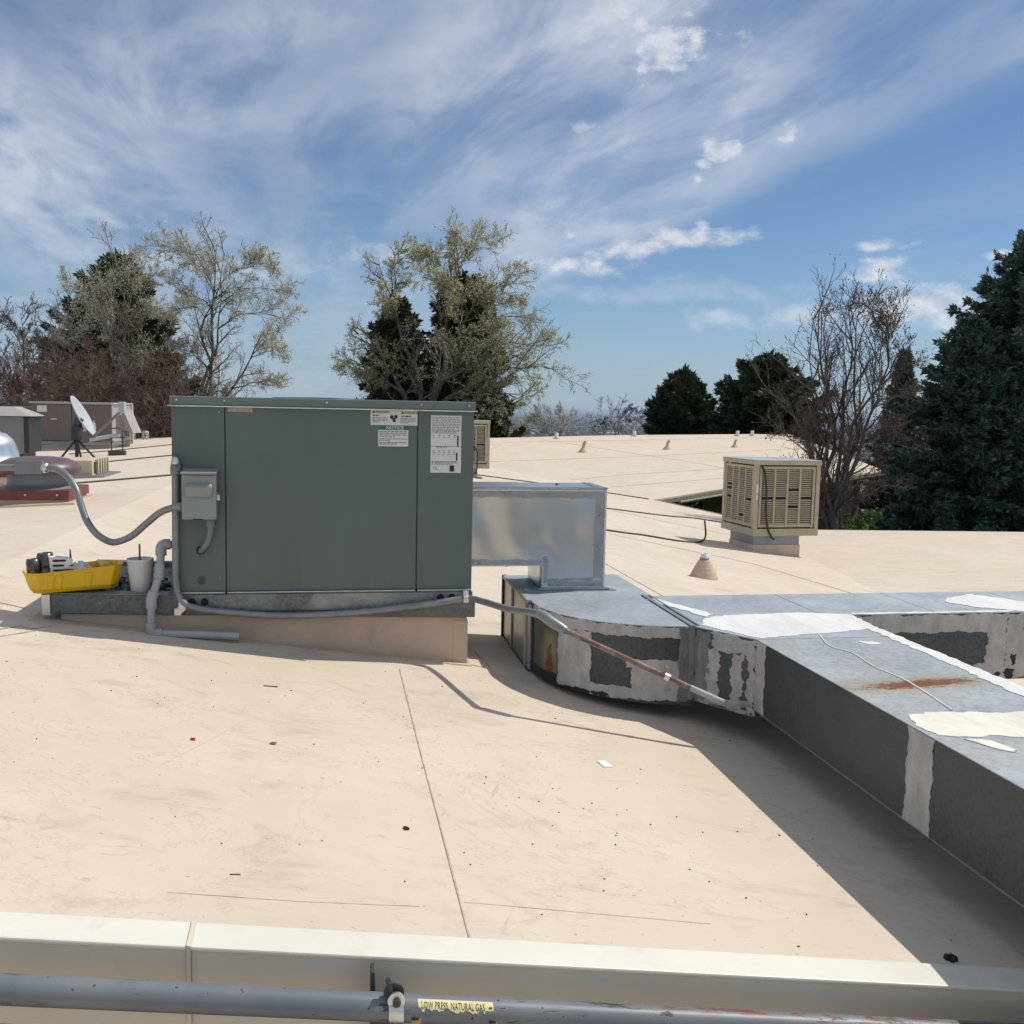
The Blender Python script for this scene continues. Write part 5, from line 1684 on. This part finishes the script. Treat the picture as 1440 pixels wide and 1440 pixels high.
def seg_mesh(name, S, n, mat, parent, chunk=None):
    """tapered segments (p0, p1, r0, r1) as n-sided tubes in one mesh"""
    A = np.array([s[0] for s in S], dtype=np.float64)
    B = np.array([s[1] for s in S], dtype=np.float64)
    r0 = np.array([s[2] for s in S])[:, None]
    r1 = np.array([s[3] for s in S])[:, None]
    d = B - A
    d /= np.maximum(np.linalg.norm(d, axis=1, keepdims=True), 1e-9)
    ref = np.where(np.abs(d[:, 2:3]) < .9, np.array([[0, 0, 1.0]]), np.array([[1.0, 0, 0]]))
    nx = np.cross(d, ref)
    nx /= np.linalg.norm(nx, axis=1, keepdims=True)
    ny = np.cross(d, nx)
    V = np.zeros((len(S), 2 * n, 3))
    for j in range(n):
        a = 2 * PI * j / n
        o = nx * math.cos(a) + ny * math.sin(a)
        V[:, j] = A + o * r0
        V[:, n + j] = B + o * r1
    f = np.array([(j, (j + 1) % n, n + (j + 1) % n, n + j) for j in range(n)])
    F = (f[None] + (np.arange(len(S)) * 2 * n)[:, None, None]).reshape(-1, 4)
    o = np_mesh(name, V.reshape(-1, 3), F, mat, True)
    o.parent = parent
    return o


def leaf_mesh(name, P, size, mat, parent, rg, aspect=.55, dirs=None):
    """small leaf-like quads at P"""
    P = np.asarray(P)
    n = len(P)
    a = rg.normal(size=(n, 3)) if dirs is None else np.asarray(dirs) + rg.normal(0, .35, (n, 3))
    a /= np.linalg.norm(a, axis=1, keepdims=True)
    b = np.cross(a, rg.normal(size=(n, 3)))
    b /= np.linalg.norm(b, axis=1, keepdims=True)
    s = (np.asarray(size) * rg.uniform(.6, 1.35, n))[:, None]
    w = s * aspect
    V = np.stack([P - b * w * .25, P + a * s * .5 - b * w * .5, P + a * s, P + a * s * .5 + b * w * .5], axis=1)
    F = np.arange(n * 4).reshape(-1, 4)
    o = np_mesh(name, V.reshape(-1, 3), F, mat)
    o.parent = parent
    return o


def grow(rg, limbs, levels, guides=None, env=None, cap=4.2):
    """branching skeleton. limbs: list of (start, direction, length, radius); levels: list of dicts"""
    segs = {}
    tips = []

    def norm(d):
        l = math.sqrt(d[0] ** 2 + d[1] ** 2 + d[2] ** 2) or 1
        return (d[0] / l, d[1] / l, d[2] / l)

    def spawn(pts, L, r, lev):
        q = levels[lev]
        if lev + 1 < len(levels):
            c = levels[lev + 1]
            k = q['kids']
            m = len(pts) - 1
            for j in range(k):
                t = q.get('t0', .25) + (1 - q.get('t0', .25)) * (j + rg.random()) / k
                i = min(m - 1, int(t * m))
                f = t * m - i
                a, b = pts[i][0], pts[i + 1][0]
                s = (a[0] + (b[0] - a[0]) * f, a[1] + (b[1] - a[1]) * f, a[2] + (b[2] - a[2]) * f)
                dd = pts[i + 1][1]
                ang = rg.gauss(c['ang'], c['ang'] * .25)
                rx = norm((rg.gauss(0, 1), rg.gauss(0, 1), rg.gauss(0, 1)))
                dot = rx[0] * dd[0] + rx[1] * dd[1] + rx[2] * dd[2]
                pr = norm((rx[0] - dd[0] * dot, rx[1] - dd[1] * dot, rx[2] - dd[2] * dot))
                ca, sa = math.cos(ang), math.sin(ang)
                nd = norm((dd[0] * ca + pr[0] * sa, dd[1] * ca + pr[1] * sa, dd[2] * ca + pr[2] * sa))
                branch(s, nd, L * c['len'] * rg.uniform(.6, 1.25) * (1.15 - .45 * t), max(r * c['rad'] * (1 - .4 * t), .0035), lev + 1)

    def branch(p, d, L, r, lev):
        q = levels[lev]
        n = q['n']
        st = L / n
        out = segs.setdefault(lev, [])
        pts = [(p, d)]
        r_end = q.get('end', .35)
        for i in range(n):
            w = q['wob']
            d = norm((d[0] + rg.gauss(0, w), d[1] + rg.gauss(0, w), d[2] + rg.gauss(0, w) + q['up']))
            p2 = (p[0] + d[0] * st, p[1] + d[1] * st, p[2] + d[2] * st)
            f0, f1 = i / n, (i + 1) / n
            out.append((p, p2, max(r * (1 - (1 - r_end) * f0), .003), max(r * (1 - (1 - r_end) * f1), .003)))
            p = p2
            pts.append((p, d))
            if env and i > 1 and not env(p):
                break
        spawn(pts, L, r, lev)
        if lev >= len(levels) - 2:
            for a in pts[1:]:
                tips.append((a[0], a[1]))

    for p, d, L, r in limbs:
        branch(p, norm(d), L, r, 0)
    for line, r, re in guides or []:
        n = len(line) - 1
        pd = []
        for i in range(n):
            f0, f1 = i / n, (i + 1) / n
            segs.setdefault(0, []).append((line[i], line[i + 1], r + (re - r) * f0, r + (re - r) * f1))
        for i in range(n + 1):
            a, b = line[max(0, i - 1)], line[min(n, i + 1)]
            pd.append((line[i], norm((b[0] - a[0], b[1] - a[1], b[2] - a[2]))))
        L = sum(math.dist(line[i], line[i + 1]) for i in range(n))
        spawn(pd, min(L, cap), r, 0)
        tips.append((line[-1], pd[-1][1]))
    return segs, tips


def bare_tree(name, label, x, y, H, spread, trunk_r, n_limbs, seed, bark, leaf=None, leaf_n=0, leaf_size=.09, fork=.25, kids=(9, 7, 5), up=.06, ang=.75, twig=.012, base=None, group='trees beyond the roofs', cat='tree', lean=0.0, aspect=.55, skew=0.0, tips=None, stems=4):
    rg = random.Random(seed)
    ng = np.random.default_rng(seed)
    zb = base if base is not None else ground_z(x, y) - .1
    o = thing(name, label, cat, (x, y, zb), group, 0.0, True)
    fz = H * fork
    segs_t, tp = [], []
    pts = [(0, 0, 0)]
    k = 6
    for i in range(k):
        a = pts[-1]
        pts.append((a[0] + rg.gauss(0, .02) * H * .3 + lean * fz / k, a[1] + rg.gauss(0, .02) * H * .3, fz * (i + 1) / k))
    for i in range(k):
        segs_t.append((pts[i], pts[i + 1], trunk_r * (1.25 - .35 * i / k) * (1.3 if i == 0 else 1), trunk_r * (1.25 - .35 * (i + 1) / k)))
    limbs = []
    for i in range(n_limbs):
        a = 2 * PI * (i + rg.uniform(-.3, .3)) / n_limbs
        tilt_ = ang * rg.uniform(.25, 1.15) if i else .08
        st = pts[rg.randint(k - 2, k)]
        d = (math.cos(a) * math.sin(tilt_) * spread + skew, math.sin(a) * math.sin(tilt_) * spread, math.cos(tilt_))
        L = (H - st[2]) * rg.uniform(.82, 1.02) / (1 if math.cos(tilt_) > .8 else 1.08)
        limbs.append((st, d, L, trunk_r * rg.uniform(.42, .62)))
    guides = None
    if tips:
        T = []
        for px, py in tips:
            py += max(0, 26 * (590 - py) / 280) * (40 / y if y > 70 else 1)
            T.append(((px - 720) / 1400 * y - x, rg.uniform(-.6, .6) * spread * H * .18, 1.5 + (575 + (px - 720) * .02 - py) / 1400 * y - zb))
        order = sorted(range(len(T)), key=lambda i: -T[i][2])
        step = max(1, len(T) // stems)
        first = order[::step][:stems]
        guides, nodes = [], []

        def curve(st, tg, d0, r, n=12):
            L = math.dist(st, tg)
            c = tuple(st[i] + d0[i] * L * .5 for i in range(3))
            ph = [rg.uniform(0, 6.28) for _ in range(6)]
            out = []
            for i in range(n + 1):
                t = i / n
                w = math.sin(PI * t) * L * .035
                out.append(tuple((1 - t) ** 2 * st[j] + 2 * t * (1 - t) * c[j] + t * t * tg[j] + w * (math.sin(t * 7 + ph[j]) + .5 * math.sin(t * 15 + ph[j + 3])) for j in range(3)))
            guides.append((out, r, .008))
            for i in range(2, n - 2):
                f = i / n
                nodes.append((out[i], tuple((out[i + 1][j] - out[i - 1][j]) / math.dist(out[i + 1], out[i - 1]) for j in range(3)), r * (1 - .9 * f)))

        for i in first:
            tg = T[i]
            st = pts[rg.randint(k - 2, k)]
            L = math.dist(st, tg)
            h = [(tg[j] - st[j]) / L for j in range(3)]
            d0 = (h[0] * .75, h[1] * .75, h[2] * .8 + .35)
            curve(st, tg, d0, trunk_r * rg.uniform(.50, .68))
        for i in order:
            if i in first:
                continue
            tg = T[i]
            best = min(nodes, key=lambda q: math.dist(q[0], tg) + (4 * max(0, q[0][2] + .12 * math.dist(q[0], tg) - tg[2])) + 2.5 * max(0, H * .16 - math.dist(q[0], tg)))
            st, d1, r = best
            L = math.dist(st, tg)
            h = [(tg[j] - st[j]) / L for j in range(3)]
            curve(st, tg, tuple(h[j] * .55 + d1[j] * .55 for j in range(3)), max(.02, r * .72))
    lv = [dict(n=9, wob=.060, up=up * .6, kids=kids[0], t0=.20, end=.15), dict(n=6, wob=.10, up=up, kids=kids[1], ang=.68, len=.40, rad=.42, t0=.15, end=.3),
          dict(n=5, wob=.14, up=up, kids=kids[2], ang=.75, len=.50, rad=.5, t0=.15, end=.4), dict(n=3, wob=.16, up=up, kids=0, ang=.7, len=.50, rad=.5)]
    segs, tips = grow(rg, limbs if not guides else [], lv, guides, cap=max(4.2, H * .34))
    seg_mesh('trunk', segs_t, 10, bark, o)
    big = segs.get(0, []) + segs.get(1, [])
    seg_mesh('limbs', big, 6, bark, o)
    fine = [(a, b, max(r0, twig), max(r1, twig * .7)) for l in (2, 3) for a, b, r0, r1 in segs.get(l, [])]
    seg_mesh('twigs', fine, 3, MT['twigpale'] if leaf in (MT['leafpale'], MT['leafolive']) else bark, o)
    if leaf and leaf_n:
        idx = ng.integers(0, len(tips), leaf_n)
        P = np.array([tips[i][0] for i in idx]) + ng.normal(0, .07, (leaf_n, 3))
        D = np.array([tips[i][1] for i in idx])
        leaf_mesh('crown', P, leaf_size, leaf, o, ng, aspect, D)
    return o


def conifer(name, label, x, y, H, width, seed, mat, first=.02, whorl=.20, per=9, spray=.17, shape=.85, droop=.18, jag=.25, base=None, group='conifers beyond the roofs', dens=1.0, upturn=.25, round_=False, nw=.32):
    """whorled branches carrying flat sprays of needles"""
    rg = np.random.default_rng(seed)
    zb = base if base is not None else ground_z(x, y) - .1
    o = thing(name, label, 'tree', (x, y, zb), group, 0.0, True)
    seg_mesh('trunk', [((0, 0, H * i / 8), (0, 0, H * (i + 1) / 8), H * .020 * (1 - i / 8.4), H * .020 * (1 - (i + 1) / 8.4)) for i in range(8)], 8, MT['bark'], o)
    limbs, node, tipn = [], [], []
    z = H * first
    while z < H * .985:
        f = z / H
        if round_:
            prof = max(.05, (1 - max(0, (f - .38) / .62) ** 2.2) * min(1, .55 + f * 1.2))
        else:
            prof = (1 - f) ** shape
        base_len = width / 2 * prof
        np_ = max(4, int(per * (.5 + .6 * prof)))
        off = rg.uniform(0, 6.28)
        for k in range(np_):
            a = off + 2 * PI * k / np_ + rg.normal(0, .18)
            L = max(.12, base_len * (1 + rg.normal(0, jag)))
            L = min(L, width / 2 * 1.25)
            el = (.55 * f ** 2 - droop * (1 - f)) + rg.normal(0, .08)
            d = np.array([math.cos(a) * math.cos(el), math.sin(a) * math.cos(el), math.sin(el)])
            n = max(3, int(L / .16))
            p = np.array([0, 0, z + rg.normal(0, .05)])
            side = np.array([-math.sin(a), math.cos(a), 0])
            for i in range(n):
                t = (i + 1) / n
                d2 = d + np.array([0, 0, upturn * t * t])
                d2 /= np.linalg.norm(d2)
                q = p + d2 * (L / n)
                limbs.append((tuple(p), tuple(q), .012 + .018 * (1 - t) * (L / 2), .010 + .014 * (1 - t)))
                p = q
                if t < .22 and L > .8:
                    continue
                node.append((p, d2, side, L * .28 * (1 - t * .75)))
            tipn.append((p, d2))
        z += whorl * (.6 + .5 * prof) * rg.uniform(.8, 1.2)
    m = max(1, int(round(3.2 * dens))) * 2
    bp = np.repeat(np.array([q[0] for q in node]), m, axis=0)
    bd = np.repeat(np.array([q[1] for q in node]), m, axis=0)
    bs = np.repeat(np.array([q[2] for q in node]), m, axis=0)
    bw = np.repeat(np.array([q[3] for q in node]), m)[:, None]
    n_ = len(bp)
    sg = np.where(np.arange(n_) % 2 == 0, 1.0, -1.0)[:, None]
    dd = bd * rg.uniform(.5, 1.0, (n_, 1)) + bs * sg * rg.uniform(.5, 1.1, (n_, 1))
    dd[:, 2] += rg.normal(-.05, .22, n_)
    dd /= np.linalg.norm(dd, axis=1, keepdims=True)
    w = bw * rg.uniform(.2, 1.0, (n_, 1)) + .04
    P1_ = bp + dd * w * rg.uniform(.1, .9, (n_, 1))
    P1_[:, 2] += rg.normal(0, .03, n_)
    tp = np.repeat(np.array([q[0] for q in tipn]), 3, axis=0)
    td = np.repeat(np.array([q[1] for q in tipn]), 3, axis=0) + rg.normal(0, .25, (len(tipn) * 3, 3))
    P = np.concatenate([P1_, tp, [[0, 0, H * .98]]])
    D = np.concatenate([dd, td, [[0, 0, 1.0]]])
    S = np.concatenate([spray * rg.uniform(.7, 1.25, n_), np.full(len(tp), spray), [spray * 2]])
    seg_mesh('branches', limbs, 4, MT['bark'], o)
    # each spray is a tuft of narrow needle blades
    PP = np.repeat(P, 5, axis=0) + rg.normal(0, spray * .16, (len(P) * 5, 3))
    leaf_mesh('crown', PP, np.repeat(S, 5), mat, o, rg, nw, np.repeat(D, 5, axis=0) / np.linalg.norm(np.repeat(D, 5, axis=0), axis=1, keepdims=True))
    return o


def at(px, d):
    return (px - 720) / 1400 * d


# left group
bare_tree('spring_tree', 'tall spreading tree with pale spring leaves right of the dark left pine', at(272, 45), 45, 12.6, 1.25, .19, 9, 4, MT['bark'], MT['leafpale'], 27000, .064, .16, (11, 7, 5), .03, .80, .009,
          tips=[(215, 335), (245, 340), (275, 330), (302, 318), (330, 345), (355, 348), (385, 352), (405, 395), (412, 440), (400, 490), (392, 535), (240, 380), (228, 425), (320, 390), (365, 450), (235, 480)])
bare_tree('spring_tree', 'leaning pale twiggy tree in front of the dark left pine', at(190, 41), 41, 11.2, 1.3, .14, 8, 14, MT['barkpale'], MT['leafpale'], 12000, .060, .16, (10, 7, 5), .02, .95, .009,
          tips=[(140, 352), (178, 345), (205, 350), (118, 392), (92, 425), (160, 385), (222, 365), (108, 462), (150, 425), (238, 430), (195, 400)])
conifer('dark_pine', 'bulky dark green pine behind pale twigs on the left', at(168, 50), 50, 12.2, 6.0, 31, MT['pine'], .1, .30, 9, .34, .8, .05, .22, round_=True, dens=.9)
bare_tree('bare_tree', 'bare grey tree at the left edge of the view', at(22, 42), 42, 8.2, 1.2, .12, 7, 24, MT['barkbrown'], None, 0, .1, .22, (9, 8, 5), .05, .8, .011,
          tips=[(-20, 440), (8, 450), (18, 437), (45, 430), (60, 450), (75, 475), (-30, 480), (35, 480)])
bare_tree('bare_tree', 'slender bare tree between the left edge and the dark pine', at(75, 46), 46, 8.8, 1.1, .10, 6, 25, MT['barkpale'], None, 0, .1, .25, (8, 7, 5), .05, .8, .010,
          tips=[(50, 430), (68, 418), (85, 410), (98, 430), (40, 465), (108, 460)])
for k, (px, d, h, lab) in enumerate(((-8, 37, 5.2, 'brown bare shrub cut by the left frame edge'), (38, 39, 5.2, 'brown bare shrub above the grey condensing unit'), (88, 38, 6.2, 'dense brown bare shrub above the satellite dish'),
                                     (135, 40, 6.8, 'tallest dense brown bare shrub below the left pine'), (182, 38, 6.2, 'dense brown bare shrub left of the green unit corner'), (222, 41, 6.2, 'dark brown bare shrub beside the green unit top corner'), (252, 44, 5.4, 'low bare shrub half behind the green unit'))):
    bare_tree('bare_shrub', lab, at(px, d), d, h, 1.5, .06, 9, 50 + k, MT['barkbrown'], MT['bud'], 5000, .055, .06, (10, 9, 7), .03, .75, .009, group='brown shrubs behind the left roof', cat='shrub')
# centre group
bare_tree('spring_tree', 'broad tree with yellow green spring leaves behind the green unit', at(604, 55), 55, 17.2, 1.3, .32, 11, 61, MT['bark'], MT['leafolive'], 36000, .092, .26, (11, 7, 5), .03, .98, .012,
          tips=[(522, 338), (548, 330), (572, 322), (615, 335), (638, 312), (655, 310), (690, 342), (718, 372), (722, 410), (760, 440), (768, 480), (772, 515), (745, 555), (725, 572), (482, 505), (492, 450), (500, 520), (535, 400), (590, 380), (620, 365), (675, 400), (700, 450), (740, 500)])
conifer('juniper', 'narrow dark juniper left of the broad tree trunk', at(556, 58), 58, 11.6, 5.2, 62, MT['juniper'], .02, .25, 10, .33, .55, -.25, .25, dens=1.0, upturn=.5)
conifer('juniper', 'taller olive juniper right of the broad tree trunk', at(648, 59), 59, 12.9, 6.2, 63, MT['juniper'], .02, .25, 11, .33, .36, -.35, .16, dens=1.0, upturn=.5)
# right group
conifer('round_pine', 'rounded dark pine standing alone beyond the far roof ridge', at(956, 60), 60, 8.5, 4.5, 71, MT['pine'], .05, .24, 11, .30, .6, .0, .14, round_=True, base=-4.6, dens=1.2)
conifer('round_pine', 'wide dark pine left of the bare pear tree', at(1072, 58), 58, 9.0, 5.9, 72, MT['pine'], .05, .26, 11, .34, .7, .0, .25, round_=True, base=-4.3, dens=1.2)
bare_tree('pear_tree', 'upright bare tree with brown buds behind the near cooler', at(1196, 26), 26, 7.9, .72, .12, 13, 81, MT['barkred'], MT['bud'], 5000, .045, .08, (11, 6, 4), .10, .62, .0055, aspect=.8, stems=9,
          tips=[(1128, 428), (1140, 450), (1165, 418), (1187, 405), (1196, 418), (1215, 425), (1238, 407), (1248, 425), (1262, 470), (1278, 500), (1120, 480), (1106, 555), (1098, 610), (1292, 560), (1288, 630), (1112, 660), (1275, 685), (1170, 480), (1220, 470), (1150, 520), (1240, 530), (1205, 440), (1130, 600), (1265, 600), (1150, 690), (1235, 700)])
conifer('small_spruce', 'small dark spruce between the bare pear tree and the big spruce', at(1262, 46), 46, 7.9, 3.4, 91, MT['spruce'], .02, .2, 9, .2, .9, .15, .2)
conifer('blue_spruce', 'huge dark blue spruce filling the right edge', at(1440, 30), 30, 10.0, 6.6, 92, MT['spruce'], .02, .20, 13, .19, .60, .22, .30, dens=1.25, nw=.30)
conifer('blue_spruce', 'shorter dark spruce in front of the huge one at right', at(1352, 29), 29, 7.4, 4.4, 93, MT['spruce'], .02, .19, 12, .18, .62, .20, .25, dens=1.25, nw=.30)
conifer('blue_spruce', 'dark spruce behind the others at the right frame edge', at(1480, 34), 34, 8.8, 6.4, 94, MT['spruce'], .02, .22, 12, .2, .7, .2, .2, dens=1.1)
bare_tree('distant_bare_tree', 'distant bare tree over the far ridge left of the round pine', at(868, 85), 85, 7.6, 1.3, .10, 8, 101, MT['bark'], None, 0, .1, .2, (7, 7, 5), .06, .75, .014, group='distant trees over the far ridge',
          tips=[(835, 585), (842, 575), (855, 571), (866, 569), (878, 570), (890, 574), (898, 584), (850, 590), (885, 590)])
bare_tree('distant_bare_tree', 'distant pale twiggy tree over the ridge behind the half hidden cooler', at(768, 80), 80, 7.0, 1.5, .08, 9, 102, MT['barkpale'], MT['leafpale'], 4000, .09, .12, (8, 7, 5), .05, .8, .013, group='distant trees over the far ridge',
          tips=[(738, 588), (750, 580), (760, 577), (770, 574), (782, 576), (795, 584), (805, 595), (730, 600)])
bare_tree('distant_bare_tree', 'small distant bare tree hugging the left side of the round pine', at(898, 92), 92, 7.4, 1.0, .08, 6, 103, MT['barkbrown'], None, 0, .1, .2, (6, 6, 5), .06, .7, .014, group='distant trees over the far ridge',
          tips=[(885, 592), (893, 584), (900, 580), (906, 588)])
bare_tree('distant_bare_tree', 'low distant bush left of the pale distant tree', at(722, 88), 88, 6.6, 1.5, .08, 7, 104, MT['barkbrown'], None, 0, .1, .15, (7, 6, 5), .05, .8, .014, group='distant trees over the far ridge',
          tips=[(705, 600), (715, 596), (724, 592), (735, 597), (742, 603)])


def hedge():
    rg = np.random.default_rng(7)
    o = thing('hedge', 'low green hedge on the lawn below the pear tree', 'hedge', (at(1254, 33), 33, -3.1), None, 0.0, True)
    n = 9000
    P = rg.normal(0, 1, (n, 3))
    P /= np.linalg.norm(P, axis=1, keepdims=True)
    P *= (rg.uniform(.75, 1.05, n) * (1 + .12 * np.sin(P[:, 0] * 9) * np.cos(P[:, 1] * 7)))[:, None]
    P = P * (1.5, 1.0, .75) + (0, 0, .75)
    leaf_mesh('foliage', P, .09, MT['hedge'], o, rg, .6)
    seg_mesh('stems', [((rg.uniform(-.7, .7), rg.uniform(-.4, .4), 0), (rg.uniform(-1, 1), rg.uniform(-.6, .6), 1.1), .03, .01) for _ in range(14)], 5, MT['bark'], o)


hedge()

# ------------------------------------------------------------------ haze over the plain
hz = MB().box((-44000, -44000, -113), (44000, 46000, 13))
ho = link_mesh('haze', hz.v, hz.f, None)
fix_normals(ho.data)
hm = bpy.data.materials.new('haze')
hm.use_nodes = True
ht = NT(hm.node_tree)
ht.n.clear()
vo = ht.node('ShaderNodeVolumePrincipled')
vo.inputs['Color'].default_value = (.62, .74, .90, 1)
vo.inputs['Density'].default_value = 5.5e-5
vo.inputs['Anisotropy'].default_value = .2
ht.l.new(vo.outputs[0], ht.node('ShaderNodeOutputMaterial').inputs['Volume'])
ho.data.materials.append(hm)
tag(ho, 'pale blue haze over the far plain', 'haze', kind='stuff')
